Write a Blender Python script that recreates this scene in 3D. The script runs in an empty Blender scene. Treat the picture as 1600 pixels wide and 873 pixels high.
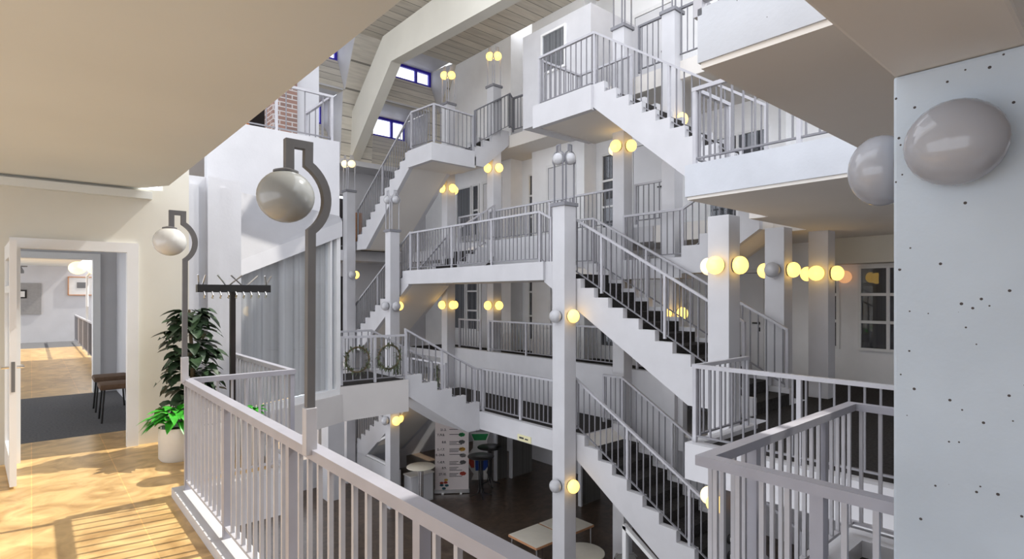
import bpy, bmesh, math, random
from mathutils import Vector, Matrix
random.seed(7)
C = bpy.context.scene.collection
PI = math.pi

# ------------------------------------------------------------------ materials
def new_mat(name):
    m = bpy.data.materials.new(name); m.use_nodes = True
    nt = m.node_tree; b = nt.nodes['Principled BSDF']
    return m, nt, b
def coords(nt):
    t = nt.nodes.new('ShaderNodeTexCoord'); return t.outputs['Object']
def geo_pos(nt):
    return nt.nodes.new('ShaderNodeNewGeometry').outputs['Position']
def paint(name, col, rough=.55, var=.06, scale=3., bump=.0, spec=.4, metal=0.):
    m, nt, b = new_mat(name)
    n = nt.nodes.new('ShaderNodeTexNoise'); n.inputs['Scale'].default_value = scale; n.inputs['Detail'].default_value = 6
    nt.links.new(geo_pos(nt), n.inputs['Vector'])
    r = nt.nodes.new('ShaderNodeValToRGB')
    r.color_ramp.elements[0].position = .3; r.color_ramp.elements[1].position = .7
    r.color_ramp.elements[0].color = (*[c*(1-var) for c in col], 1); r.color_ramp.elements[1].color = (*[min(1, c*(1+var)) for c in col], 1)
    nt.links.new(n.outputs['Fac'], r.inputs['Fac']); nt.links.new(r.outputs['Color'], b.inputs['Base Color'])
    b.inputs['Roughness'].default_value = rough; b.inputs['Specular IOR Level'].default_value = spec; b.inputs['Metallic'].default_value = metal
    if bump:
        n2 = nt.nodes.new('ShaderNodeTexNoise'); n2.inputs['Scale'].default_value = scale*14; n2.inputs['Detail'].default_value = 4
        nt.links.new(geo_pos(nt), n2.inputs['Vector'])
        bp = nt.nodes.new('ShaderNodeBump'); bp.inputs['Strength'].default_value = bump; bp.inputs['Distance'].default_value = .01
        nt.links.new(n2.outputs['Fac'], bp.inputs['Height']); nt.links.new(bp.outputs['Normal'], b.inputs['Normal'])
    return m
def pitted(name, col, scale=9., thr=.055):
    """painted concrete with small blow holes"""
    m, nt, b = new_mat(name)
    v = nt.nodes.new('ShaderNodeTexVoronoi'); v.inputs['Scale'].default_value = scale
    nt.links.new(geo_pos(nt), v.inputs['Vector'])
    n = nt.nodes.new('ShaderNodeTexNoise'); n.inputs['Scale'].default_value = 2.5; n.inputs['Detail'].default_value = 5
    nt.links.new(geo_pos(nt), n.inputs['Vector'])
    # hole radius varies from cell to cell
    sep = nt.nodes.new('ShaderNodeSeparateColor'); nt.links.new(v.outputs['Color'], sep.inputs['Color'])
    pw = nt.nodes.new('ShaderNodeMath'); pw.operation = 'POWER'; pw.inputs[1].default_value = 2.2; nt.links.new(sep.outputs[0], pw.inputs[0])
    rad = nt.nodes.new('ShaderNodeMath'); rad.operation = 'MULTIPLY'; rad.inputs[1].default_value = thr*1.9; nt.links.new(pw.outputs[0], rad.inputs[0])
    lt = nt.nodes.new('ShaderNodeMath'); lt.operation = 'LESS_THAN'
    nt.links.new(v.outputs['Distance'], lt.inputs[0]); nt.links.new(rad.outputs[0], lt.inputs[1])
    r = nt.nodes.new('ShaderNodeValToRGB')
    r.color_ramp.elements[0].position = .3; r.color_ramp.elements[1].position = .7
    r.color_ramp.elements[0].color = (*[c*.93 for c in col], 1); r.color_ramp.elements[1].color = (*[min(1, c*1.05) for c in col], 1)
    nt.links.new(n.outputs['Fac'], r.inputs['Fac'])
    mx = nt.nodes.new('ShaderNodeMix'); mx.data_type = 'RGBA'
    nt.links.new(lt.outputs[0], mx.inputs['Factor']); nt.links.new(r.outputs['Color'], mx.inputs['A']); mx.inputs['B'].default_value = (.06, .05, .05, 1)
    nt.links.new(mx.outputs['Result'], b.inputs['Base Color'])
    b.inputs['Roughness'].default_value = .6; b.inputs['Specular IOR Level'].default_value = .3
    n2 = nt.nodes.new('ShaderNodeTexNoise'); n2.inputs['Scale'].default_value = 40; nt.links.new(geo_pos(nt), n2.inputs['Vector'])
    bp = nt.nodes.new('ShaderNodeBump'); bp.inputs['Strength'].default_value = .12; bp.inputs['Distance'].default_value = .01
    nt.links.new(n2.outputs['Fac'], bp.inputs['Height']); nt.links.new(bp.outputs['Normal'], b.inputs['Normal'])
    return m
def planks(name, col, pitch=.34):
    """board-marked concrete: dark joints running along X, uneven boards"""
    m, nt, b = new_mat(name)
    s = nt.nodes.new('ShaderNodeSeparateXYZ'); nt.links.new(geo_pos(nt), s.inputs[0])
    a = nt.nodes.new('ShaderNodeMath'); a.operation = 'ADD'; nt.links.new(s.outputs[1], a.inputs[0]); nt.links.new(s.outputs[2], a.inputs[1])
    d = nt.nodes.new('ShaderNodeMath'); d.operation = 'DIVIDE'; nt.links.new(a.outputs[0], d.inputs[0]); d.inputs[1].default_value = pitch
    f = nt.nodes.new('ShaderNodeMath'); f.operation = 'FRACT'; nt.links.new(d.outputs[0], f.inputs[0])
    l = nt.nodes.new('ShaderNodeMath'); l.operation = 'LESS_THAN'; nt.links.new(f.outputs[0], l.inputs[0]); l.inputs[1].default_value = .07
    fl = nt.nodes.new('ShaderNodeMath'); fl.operation = 'FLOOR'; nt.links.new(d.outputs[0], fl.inputs[0])
    wn = nt.nodes.new('ShaderNodeTexWhiteNoise'); wn.noise_dimensions = '1D'; nt.links.new(fl.outputs[0], wn.inputs['W'])
    mp = nt.nodes.new('ShaderNodeMapping'); mp.inputs['Scale'].default_value = (1.2, 9, 9); nt.links.new(geo_pos(nt), mp.inputs['Vector'])
    n = nt.nodes.new('ShaderNodeTexNoise'); n.inputs['Scale'].default_value = 1.6; n.inputs['Detail'].default_value = 6; nt.links.new(mp.outputs[0], n.inputs['Vector'])
    ad = nt.nodes.new('ShaderNodeMath'); ad.operation = 'ADD'; nt.links.new(n.outputs['Fac'], ad.inputs[0])
    ml = nt.nodes.new('ShaderNodeMath'); ml.operation = 'MULTIPLY'; ml.inputs[1].default_value = .35; nt.links.new(wn.outputs['Value'], ml.inputs[0]); nt.links.new(ml.outputs[0], ad.inputs[1])
    r = nt.nodes.new('ShaderNodeValToRGB'); r.color_ramp.elements[0].position = .35; r.color_ramp.elements[1].position = 1.
    r.color_ramp.elements[0].color = (*[c*.8 for c in col], 1); r.color_ramp.elements[1].color = (*[c*1.15 for c in col], 1)
    nt.links.new(ad.outputs[0], r.inputs['Fac'])
    mx = nt.nodes.new('ShaderNodeMix'); mx.data_type = 'RGBA'; nt.links.new(l.outputs[0], mx.inputs['Factor'])
    nt.links.new(r.outputs['Color'], mx.inputs['A']); mx.inputs['B'].default_value = (*[c*.35 for c in col], 1)
    nt.links.new(mx.outputs['Result'], b.inputs['Base Color']); b.inputs['Roughness'].default_value = .8
    return m
def tiles(name, c1, c2, line, sx=.62, rough=.3, bright_line=True):
    """large marbled floor tiles with thin joints"""
    m, nt, b = new_mat(name)
    br = nt.nodes.new('ShaderNodeTexBrick'); br.offset = .5
    br.inputs['Scale'].default_value = 1.; br.inputs['Brick Width'].default_value = sx; br.inputs['Row Height'].default_value = sx*.62
    br.inputs['Mortar Size'].default_value = .004; br.inputs['Color1'].default_value = (.95, .95, .95, 1); br.inputs['Color2'].default_value = (1.1, 1.1, 1.1, 1); br.inputs['Mortar'].default_value = (*line, 1)
    mp = nt.nodes.new('ShaderNodeMapping'); mp.inputs['Rotation'].default_value = (0, 0, PI/2)
    nt.links.new(geo_pos(nt), mp.inputs['Vector']); nt.links.new(mp.outputs[0], br.inputs['Vector'])
    n = nt.nodes.new('ShaderNodeTexNoise'); n.inputs['Scale'].default_value = 3.2; n.inputs['Detail'].default_value = 9; n.inputs['Distortion'].default_value = 1.6
    nt.links.new(geo_pos(nt), n.inputs['Vector'])
    r = nt.nodes.new('ShaderNodeValToRGB'); r.color_ramp.elements[0].position = .3; r.color_ramp.elements[1].position = .72
    r.color_ramp.elements[0].color = (*c1, 1); r.color_ramp.elements[1].color = (*c2, 1)
    nt.links.new(n.outputs['Fac'], r.inputs['Fac'])
    mx = nt.nodes.new('ShaderNodeMix'); mx.data_type = 'RGBA'; mx.blend_type = 'MULTIPLY'; mx.inputs['Factor'].default_value = 1
    nt.links.new(r.outputs['Color'], mx.inputs['A']); nt.links.new(br.outputs['Color'], mx.inputs['B'])
    nt.links.new(mx.outputs['Result'], b.inputs['Base Color']); b.inputs['Roughness'].default_value = rough; b.inputs['Specular IOR Level'].default_value = .4
    return m
def bricks(name):
    m, nt, b = new_mat(name)
    br = nt.nodes.new('ShaderNodeTexBrick'); br.inputs['Scale'].default_value = 1.; br.inputs['Brick Width'].default_value = .24; br.inputs['Row Height'].default_value = .09
    br.inputs['Mortar Size'].default_value = .012
    br.inputs['Color1'].default_value = (.30, .17, .13, 1); br.inputs['Color2'].default_value = (.20, .13, .11, 1); br.inputs['Mortar'].default_value = (.45, .42, .4, 1)
    s = nt.nodes.new('ShaderNodeSeparateXYZ'); nt.links.new(geo_pos(nt), s.inputs[0])
    a = nt.nodes.new('ShaderNodeMath'); a.operation = 'ADD'; nt.links.new(s.outputs[0], a.inputs[0]); nt.links.new(s.outputs[1], a.inputs[1])
    c = nt.nodes.new('ShaderNodeCombineXYZ'); nt.links.new(a.outputs[0], c.inputs[0]); nt.links.new(s.outputs[2], c.inputs[1])
    nt.links.new(c.outputs[0], br.inputs['Vector']); nt.links.new(br.outputs['Color'], b.inputs['Base Color']); b.inputs['Roughness'].default_value = .9
    return m
def curtain(name, c1, c2, scale=9., alpha=1.):
    """vertical streaks, the shade of soft folds put into the colour"""
    m, nt, b = new_mat(name)
    s = nt.nodes.new('ShaderNodeSeparateXYZ'); nt.links.new(geo_pos(nt), s.inputs[0])
    a = nt.nodes.new('ShaderNodeMath'); a.operation = 'ADD'; nt.links.new(s.outputs[0], a.inputs[0]); nt.links.new(s.outputs[1], a.inputs[1])
    c = nt.nodes.new('ShaderNodeCombineXYZ'); nt.links.new(a.outputs[0], c.inputs[0])
    n = nt.nodes.new('ShaderNodeTexNoise'); n.inputs['Scale'].default_value = scale; n.inputs['Detail'].default_value = 3; nt.links.new(c.outputs[0], n.inputs['Vector'])
    r = nt.nodes.new('ShaderNodeValToRGB'); r.color_ramp.elements[0].position = .32; r.color_ramp.elements[1].position = .68
    r.color_ramp.elements[0].color = (*c1, 1); r.color_ramp.elements[1].color = (*c2, 1)
    nt.links.new(n.outputs['Fac'], r.inputs['Fac']); nt.links.new(r.outputs['Color'], b.inputs['Base Color']); b.inputs['Roughness'].default_value = .9
    return m
def emit(name, col, base, strength, rough=.2):
    m, nt, b = new_mat(name)
    b.inputs['Base Color'].default_value = (*base, 1); b.inputs['Emission Color'].default_value = (*col, 1); b.inputs['Emission Strength'].default_value = strength
    b.inputs['Roughness'].default_value = rough
    return m
def glass(name, tint=(.9, .94, .95), mixf=.12):
    m, nt, b = new_mat(name)
    out = nt.nodes['Material Output']
    t = nt.nodes.new('ShaderNodeBsdfTransparent'); t.inputs['Color'].default_value = (*tint, 1)
    g = nt.nodes.new('ShaderNodeBsdfGlossy'); g.inputs['Roughness'].default_value = .02; g.inputs['Color'].default_value = (.9, .92, .95, 1)
    lw = nt.nodes.new('ShaderNodeLayerWeight'); lw.inputs['Blend'].default_value = .5
    fr = nt.nodes.new('ShaderNodeMath'); fr.operation = 'POWER'; fr.inputs[1].default_value = 4.; nt.links.new(lw.outputs['Facing'], fr.inputs[0])
    f2 = nt.nodes.new('ShaderNodeMath'); f2.operation = 'MULTIPLY'; f2.inputs[1].default_value = .6; nt.links.new(fr.outputs[0], f2.inputs[0])
    ad = nt.nodes.new('ShaderNodeMath'); ad.operation = 'ADD'; ad.use_clamp = True; ad.inputs[1].default_value = mixf; nt.links.new(f2.outputs[0], ad.inputs[0])
    mx = nt.nodes.new('ShaderNodeMixShader'); nt.links.new(ad.outputs[0], mx.inputs[0]); nt.links.new(t.outputs[0], mx.inputs[1]); nt.links.new(g.outputs[0], mx.inputs[2])
    nt.links.new(mx.outputs[0], out.inputs['Surface'])
    return m
M = dict(
 white=paint('white_paint', (.575, .572, .592), .55, .04, 2.5, .08),
 whitelifted=paint('lightened_white_paint', (.86, .86, .865), .6, .03, 2.5, .05),  # wall white lightened to make up for light missing in the recesses
 whitepink=paint('warm_grey_paint', (.60, .575, .56), .6, .04, 1.5, .05),
 whitewarm=paint('warm_white_paint', (.66, .635, .56), .6, .04, 1.2, .05),
 ceil=paint('ceiling_paint', (.70, .71, .68), .7, .03, .8, .05),
 soffit=paint('soffit_paint', (.72, .685, .64), .7, .04, .8, .05),
 concrete=pitted('pitted_concrete', (.53, .55, .59), 17., .075),
 pier=pitted('pier_concrete', (.52, .59, .67), 34., .075),
 rail=paint('grey_rail_paint', (.46, .455, .485), .38, .05, 8.),
 baluster=paint('darkened_rail_paint', (.21, .207, .225), .4, .05, 8.), railfg=paint('foreground_rail_paint', (.36, .358, .405), .38, .05, 8.),  # balusters: rail paint darkened, their shade and dark edges put into the colour
 midcurtain=curtain('grey_window_curtain', (.07, .07, .075), (.26, .26, .27), 16.),
 darkrail=paint('dark_grey_rail_paint', (.20, .20, .22), .38, .05, 8.),
 capmetal=paint('cap_metal', (.22, .22, .24), .4, .05, 8.),
 lampmetal=paint('lamp_metal', (.13, .127, .13), .42, .06, 10.),
 carpet=paint('dark_carpet', (.040, .037, .036), .95, .35, 30., .3, .1),
 greycarpet=paint('grey_carpet', (.15, .15, .155), .95, .2, 40., .3, .1),
 gold=tiles('marbled_tile_floor', (.38, .225, .085), (.78, .53, .235), (1.35, 1.25, 1.1), .95, .28),
 brownfloor=tiles('brown_tile_floor', (.055, .038, .027), (.125, .088, .062), (.75, .75, .75), .6, .3),
 plank=planks('board_marked_roof', (.64, .595, .51)),
 brick=bricks('brick_masonry'),
 curtain=curtain('pale_grey_curtain', (.45, .44, .43), (.78, .77, .76), 4.),
 darkcurtain=curtain('dark_curtain', (.030, .030, .034), (.14, .14, .15), 9.),
 partition=curtain('grey_folding_partition', (.20, .19, .18), (.33, .32, .31), 12.),
 glass=glass('clear_glass', (.96, .97, .98), .04), bayglass=glass('bay_glass', (.96, .975, .99), .03),
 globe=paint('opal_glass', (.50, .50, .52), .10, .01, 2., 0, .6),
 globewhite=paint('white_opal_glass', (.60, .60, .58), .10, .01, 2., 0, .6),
 globeshadeblue=paint('opal_glass_shaded_blue', (.38, .39, .43), .10, .01, 2., 0, .6),  # opal glass darkened, the pier's shadow side put into its colour
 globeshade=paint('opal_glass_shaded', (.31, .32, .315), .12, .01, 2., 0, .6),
 lit=emit('lit_opal_glass', (1., .60, .12), (.8, .6, .25), 2.2),
 litpale=emit('pale_lit_opal_glass', (1., .78, .40), (.8, .75, .6), 1.1),
 amber=emit('dim_amber_glass', (1., .48, .20), (.7, .5, .38), .5),
 ring=paint('lamp_ring', (.10, .10, .10), .4, .05, 8.),
 frame=paint('white_window_frame', (.78, .78, .78), .4, .02, 4.),
 blueframe=paint('blue_window_frame', (.035, .02, .45), .4, .05, 6.),
 doorleaf=paint('door_paint', (.68, .68, .70), .45, .02, 3.),
 seam=paint('dark_seam', (.07, .07, .07), .6, .05, 4.),
 black=paint('black_metal', (.018, .017, .017), .35, .1, 8.),
 darkwood=paint('dark_wood', (.016, .011, .010), .45, .25, 6.),
 chrome=paint('chrome', (.75, .75, .76), .15, .03, 8., 0, .5, 1.),
 steel=paint('brushed_steel', (.55, .55, .55), .3, .03, 8., 0, .5, 1.),
 tabletop=paint('pale_table_top', (.72, .68, .58), .35, .03, 6.),
 wood=paint('beech_wood', (.48, .24, .12), .45, .15, 12.),
 chair=paint('grey_chair_shell', (.52, .51, .48), .45, .04, 5.),
 stool=paint('brown_upholstery', (.16, .10, .065), .8, .15, 20.),
 leafdark=paint('dark_leaf', (.032, .060, .028), .4, .45, 14.),
 leafbright=paint('bright_leaf', (.05, .36, .03), .4, .35, 18.),
 leafdry=paint('wreath_leaf', (.10, .12, .07), .7, .5, 20.),
 stem=paint('plant_stem', (.12, .09, .05), .7, .2, 12.),
 soil=paint('potting_soil', (.03, .022, .016), .95, .3, 40.),
 pot=paint('white_planter', (.72, .70, .66), .35, .03, 4.),
 board=paint('grey_pinboard', (.30, .29, .285), .85, .06, 14.),
 paper=paint('paper', (.72, .71, .69), .7, .03, 10.),
 poster=paint('banner_fabric', (.66, .60, .59), .6, .03, 3.),
 ink=paint('black_ink', (.03, .03, .035), .7, .1, 8.),
 red=paint('red_print', (.50, .07, .04), .6, .1, 8.), blue=paint('blue_print', (.015, .06, .30), .6, .1, 8.),
 green=paint('green_print', (.02, .27, .08), .6, .1, 8.), yellow=paint('yellow_print', (.70, .42, .08), .6, .1, 8.),
 teal=paint('teal_print', (.03, .12, .16), .6, .1, 8.),
 signyellow=paint('pale_yellow_sign', (.72, .68, .42), .5, .04, 8.),
 panel=paint('dark_grey_panel', (.16, .16, .165), .5, .05, 4.),
 orange=paint('orange_cloth', (.42, .13, .04), .8, .3, 8.),
)

# ------------------------------------------------------------------ mesh helpers
class MB:
    def __init__(s): s.b = bmesh.new()
    def box(s, x0, x1, y0, y1, z0, z1, bev=0.):
        r = bmesh.ops.create_cube(s.b, size=1.)
        for v in r['verts']:
            v.co = Vector(((x0+x1)/2+v.co.x*(x1-x0), (y0+y1)/2+v.co.y*(y1-y0), (z0+z1)/2+v.co.z*(z1-z0)))
        if bev:
            es = {e for v in r['verts'] for e in v.link_edges}
            bmesh.ops.bevel(s.b, geom=list(es), offset=bev, segments=2, affect='EDGES', profile=.6)
        return s
    def prism(s, pts, axis, a, c):
        """polygon pts extruded along axis from a to c; pts are the two other coordinates in xyz order"""
        def mk(p, t):
            return {'x': (t, p[0], p[1]), 'y': (p[0], t, p[1]), 'z': (p[0], p[1], t)}[axis]
        lo = [s.b.verts.new(mk(p, a)) for p in pts]; hi = [s.b.verts.new(mk(p, c)) for p in pts]
        fs = [s.b.faces.new(lo), s.b.faces.new(hi[::-1])]
        n = len(pts)
        for i in range(n): fs.append(s.b.faces.new((lo[i], hi[i], hi[(i+1) % n], lo[(i+1) % n])))
        bmesh.ops.recalc_face_normals(s.b, faces=fs)
        return s
    def hexa(s, q):
        """8 corners: bottom 4 then top 4"""
        v = [s.b.verts.new(p) for p in q]
        fs = [s.b.faces.new([v[i] for i in f]) for f in ((3, 2, 1, 0), (4, 5, 6, 7), (0, 1, 5, 4), (1, 2, 6, 5), (2, 3, 7, 6), (3, 0, 4, 7))]
        bmesh.ops.recalc_face_normals(s.b, faces=fs); return s
    def beam(s, p, q, w, h):
        """rectangular bar from p to q, w wide in plan, h high"""
        p, q = Vector(p), Vector(q); d = (q-p).normalized()
        side = d.cross(Vector((0, 0, 1)))
        side = Vector((1, 0, 0)) if side.length < 1e-4 else side.normalized()
        up = side.cross(d).normalized(); a = side*w/2; b = up*h/2
        return s.hexa([p-a-b, p+a-b, q+a-b, q-a-b, p-a+b, p+a+b, q+a+b, q-a+b])
    def tube(s, pts, r, n=8, cyc=False):
        pts = [Vector(p) for p in pts]; m = len(pts); rings = []
        prev = None
        for i in range(m):
            t = (pts[(i+1) % m]-pts[i-1]) if (cyc or 0 < i < m-1) else (pts[1]-pts[0] if i == 0 else pts[-1]-pts[-2])
            t.normalize()
            if prev is None:
                u = t.orthogonal().normalized()
            else:
                u = (prev-t*prev.dot(t)); u = u.normalized() if u.length > 1e-5 else t.orthogonal().normalized()
            prev = u; w = t.cross(u); rr = r[i] if isinstance(r, (list, tuple)) else r
            rings.append([s.b.verts.new(pts[i]+(u*math.cos(2*PI*k/n)+w*math.sin(2*PI*k/n))*rr) for k in range(n)])
        for i in range(m if cyc else m-1):
            A, B = rings[i], rings[(i+1) % m]
            for k in range(n): s.b.faces.new((A[k], A[(k+1) % n], B[(k+1) % n], B[k]))
        if not cyc: s.b.faces.new(rings[0][::-1]); s.b.faces.new(rings[-1])
        return s
    def strip(s, pts, w, t, nrm):
        """flat bar of width w (along nrm) and thickness t following pts, all in a plane with normal nrm"""
        pts = [Vector(p) for p in pts]; nrm = Vector(nrm).normalized(); m = len(pts); rings = []
        for i in range(m):
            d1 = (pts[i]-pts[i-1]).normalized() if i else (pts[1]-pts[0]).normalized()
            d2 = (pts[i+1]-pts[i]).normalized() if i < m-1 else d1
            n1 = d1.cross(nrm); n2 = d2.cross(nrm); nn = (n1+n2).normalized(); k = t/2/max(.35, nn.dot(n1))
            rings.append([s.b.verts.new(pts[i]+nn*k*a+nrm*w/2*b) for a, b in ((-1, -1), (1, -1), (1, 1), (-1, 1))])
        fs = []
        for i in range(m-1):
            A, B = rings[i], rings[i+1]
            for k in range(4): fs.append(s.b.faces.new((A[k], A[(k+1) % 4], B[(k+1) % 4], B[k])))
        fs.append(s.b.faces.new(rings[0][::-1])); fs.append(s.b.faces.new(rings[-1]))
        bmesh.ops.recalc_face_normals(s.b, faces=fs); return s
    def rail(s, pts, w, h):
        pts = [Vector(p) for p in pts]; m = len(pts); rings = []
        for i in range(m):
            d1 = (pts[i]-pts[i-1]).xy.normalized() if i else (pts[1]-pts[0]).xy.normalized()
            d2 = (pts[i+1]-pts[i]).xy.normalized() if i < m-1 else d1
            n1 = Vector((d1.y, -d1.x)); n2 = Vector((d2.y, -d2.x)); nn = (n1+n2).normalized(); k = w/2/max(.35, nn.dot(n1))
            p = pts[i].copy()
            if i == 0: p -= (pts[1]-pts[0]).normalized()*w*.4
            if i == m-1: p += (pts[-1]-pts[-2]).normalized()*w*.4
            o = Vector((nn.x*k, nn.y*k, 0)); z = Vector((0, 0, h/2))
            rings.append([s.b.verts.new(p+a) for a in (-o-z, o-z, o+z, -o+z)])
        fs = []
        for A, B in zip(rings, rings[1:]):
            for k in range(4): fs.append(s.b.faces.new((A[k], A[(k+1) % 4], B[(k+1) % 4], B[k])))
        fs += [s.b.faces.new(rings[0][::-1]), s.b.faces.new(rings[-1])]
        bmesh.ops.recalc_face_normals(s.b, faces=fs); return s
    def lathe(s, prof, c=(0, 0, 0), n=24, axis='z', sgn=1):
        """prof: (radius, height) pairs"""
        c = Vector(c); rings = []
        for r, h in prof:
            ring = []
            for k in range(n):
                a = 2*PI*k/n; u, w, t = r*math.cos(a), r*math.sin(a), h*sgn
                ring.append(s.b.verts.new(c+Vector({'z': (u, w, t), 'x': (t, u, w), 'y': (u, t, w)}[axis])))
            rings.append(ring)
        fs = []
        for A, B in zip(rings, rings[1:]):
            for k in range(n): fs.append(s.b.faces.new((A[k], A[(k+1) % n], B[(k+1) % n], B[k])))
        fs.append(s.b.faces.new(rings[0][::-1])); fs.append(s.b.faces.new(rings[-1]))
        bmesh.ops.recalc_face_normals(s.b, faces=fs); return s
    def sphere(s, c, r, sz=1., n=24):
        bmesh.ops.create_uvsphere(s.b, u_segments=n, v_segments=n//2, radius=r, matrix=Matrix.Translation(c) @ Matrix.Diagonal((1, 1, sz, 1))); return s
    def quad(s, pts):
        s.b.faces.new([s.b.verts.new(p) for p in pts]); return s

def world_loc(o):
    v = Vector(o.location)
    while o.parent: o = o.parent; v += Vector(o.location)
    return v
def link(name, me, parent=None):
    o = bpy.data.objects.new(name, me); C.objects.link(o)
    if parent: o.parent = parent
    return o
def obj(name, mb, mat, parent=None, smooth=False, top=None):
    """one mesh object; geometry is written in world coordinates and re-based on its own bottom centre"""
    bm = mb.b
    xs = [v.co for v in bm.verts]
    lo = Vector((min(v.x for v in xs), min(v.y for v in xs), min(v.z for v in xs))); hi = Vector((max(v.x for v in xs), max(v.y for v in xs), max(v.z for v in xs)))
    org = Vector(((lo.x+hi.x)/2, (lo.y+hi.y)/2, lo.z))
    bmesh.ops.translate(bm, verts=bm.verts[:], vec=-org)
    me = bpy.data.meshes.new(name); bm.normal_update()
    if top is not None:
        for f in bm.faces: f.material_index = 1 if f.normal.z > .9 else 0
    if smooth:
        for f in bm.faces: f.smooth = True
        for e in bm.edges:
            if len(e.link_faces) == 2 and e.calc_face_angle(0) > .7: e.smooth = False
    bm.normal_update(); bm.to_mesh(me); bm.free()
    me.materials.append(M[mat])
    if top is not None: me.materials.append(M[top])
    o = link(name, me, parent)
    o.location = org-(world_loc(parent) if parent else Vector((0, 0, 0)))
    return o
def share(name, src, loc, parent):
    o = src.copy(); o.name = name; C.objects.link(o); o.parent = parent; o.location = Vector(loc)-world_loc(parent); return o
def tag(o, label, cat, group=None, kind=None):
    o['label'] = label; o['category'] = cat
    if group: o['group'] = group
    if kind: o['kind'] = kind
    return o
def thing(name, loc, label, cat, group=None):
    o = link(name, None); o.location = loc; o.empty_display_size = .1; return tag(o, label, cat, group)
def struct(name, mb, mat, label=None, top=None):
    o = obj(name, mb, mat, None, top=top); o['kind'] = 'structure'
    if label: o['label'] = label; o['category'] = name.split('_')[0]
    return o

# ------------------------------------------------------------------ levels (metres above the floor we stand on)
R0, R1, R2 = 0., 2.92, 5.85          # right / near levels
G0, G1, G2 = -.9, 2.15, 5.10         # half-level landings
LOW, HALL = -3.0, -3.85

# ------------------------------------------------------------------ railings
_bal = {}
def railing(label, pts, h=.82, spacing=.115, post=1.25, bottom=True, w=.05, t=.04, bw=.016, mat='rail', ends=(1, 1), pw=.04, group=None, plist=None):
    pts = [Vector(p) for p in pts]
    root = thing('railing', pts[0], label, 'railing', group or 'painted steel railings')
    up = Vector((0, 0, h))
    m = MB()
    m.rail([p+up for p in pts], w, t)
    obj('handrail', m, mat, root)
    bmat = {'rail': 'baluster', 'railfg': 'rail'}.get(mat, mat)
    if bottom:
        m = MB()
        m.rail([p+Vector((0, 0, .07)) for p in pts], .03, .018)
        obj('bottom_rail', m, bmat, root)
    nb = 0
    for i, (a, b) in enumerate(zip(pts, pts[1:])):
        L = (b-a).xy.length
        # posts
        n = max(1, round(L/post)); ps = [j/n for j in range(n+1)]
        if i > 0: ps = ps[1:]
        if i == 0 and not ends[0]: ps = ps[1:]
        if i == len(pts)-2 and not ends[1]: ps = ps[:-1]
        if plist: ps = plist[i]
        for f in ps:
            p = a.lerp(b, f); k = ('post', round(h, 3), pw, mat)
            if k not in _bal:
                mm = MB().box(-pw/2, pw/2, -pw/2, pw/2, 0, h-t*.3)
                o = obj('post', mm, mat, root); o.location = p-world_loc(root); _bal[k] = o
            else: share('post', _bal[k], p, root)
        k = ('bal', round(h, 3), bw, bmat)
        n = max(1, round(L/spacing))
        for j in range(n):
            f = (j+.5)/n
            if any(abs(f-q)*L < spacing*.4 for q in ps) or nb >= 99: continue
            p = a.lerp(b, f)+Vector((0, 0, .06)); nb += 1
            if k not in _bal:
                mm = MB().box(-bw/2, bw/2, -bw/2, bw/2, 0, h-.06-t*.3)
                o = obj('baluster', mm, bmat, root); o.location = p-world_loc(root); _bal[k] = o
            else: share('baluster', _bal[k], p, root)
    return root

# ------------------------------------------------------------------ stair flights
def flight(label, axis, n0, n1, lo, hi, N, depth=.5, clip=None, sgn=1, kerb=.07, soff='soffit'):
    """lo=(run coordinate, z) at the bottom, hi at the top; n0..n1 = width coordinates, n0 the visible side"""
    (a0, z0), (a1, z1) = lo, hi
    run = (a1-a0)/N; ris = (z1-z0)/N
    def P(n, a, z): return (n, a, z) if axis == 'y' else (a, n, z)
    root = thing('stair_flight', P(n0, a0, z0), label, 'stairs', 'white stair flights with dark carpeted steps')
    def nosing(a): return z0+(a-a0)/(a1-a0)*(z1-z0)
    prof = [(a0, z0+(clip or 0))]
    for i in range(N):
        prof.append((a0+run*i, z0+ris*(i+1)+kerb)); prof.append((a0+run*(i+1), z0+ris*(i+1)+kerb))
    endz = z1-.30
    # soffit line runs parallel to the nosings
    def aat(z): return a0+(z+depth-ris*.0-z0)/(z1-z0)*(a1-a0)
    top_a = min(a1, aat(endz)) if a1 > a0 else max(a1, aat(endz))
    prof += [(a1, endz)]
    if abs(top_a-a1) > 1e-3: prof += [(top_a, endz)]
    bz = z0+(clip or 0)
    if abs(aat(bz)-a0) > .02: prof += [(aat(bz), bz)]
    ax = 'x' if axis == 'y' else 'y'
    ws = .11 if n1 > n0 else -.11
    for n, m_ in ((n0, n0+ws), (n1-ws, n1)):
        obj('stringer', MB().prism(prof, ax, n, m_), 'white', root)
    # soffit slab between the stringers
    sp = [(a0, z0+(clip or 0)), (a1, z1-.02), (a1, endz+.0)]
    if abs(top_a-a1) > 1e-3: sp += [(top_a, endz)]
    if abs(aat(bz)-a0) > .02: sp += [(aat(bz), bz)]
    low = [(p[0], p[1]-.0) for p in sp]
    obj('soffit_slab', MB().prism(low, ax, n0+ws, n1-ws), soff, root)
    for i in range(N-1 if True else N):
        za = z0+ris*i; b0, b1 = a0+run*i, a0+run*(i+1)
        m = MB(); q = sorted((b0, b1+run*.12)); nn = sorted((n0+ws, n1-ws))
        if axis == 'y': m.box(nn[0], nn[1], q[0], q[1], max(z0, za-.05), za+ris)
        else: m.box(q[0], q[1], nn[0], nn[1], max(z0, za-.05), za+ris)
        obj('step', m, 'carpet', root)
    return root

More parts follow.
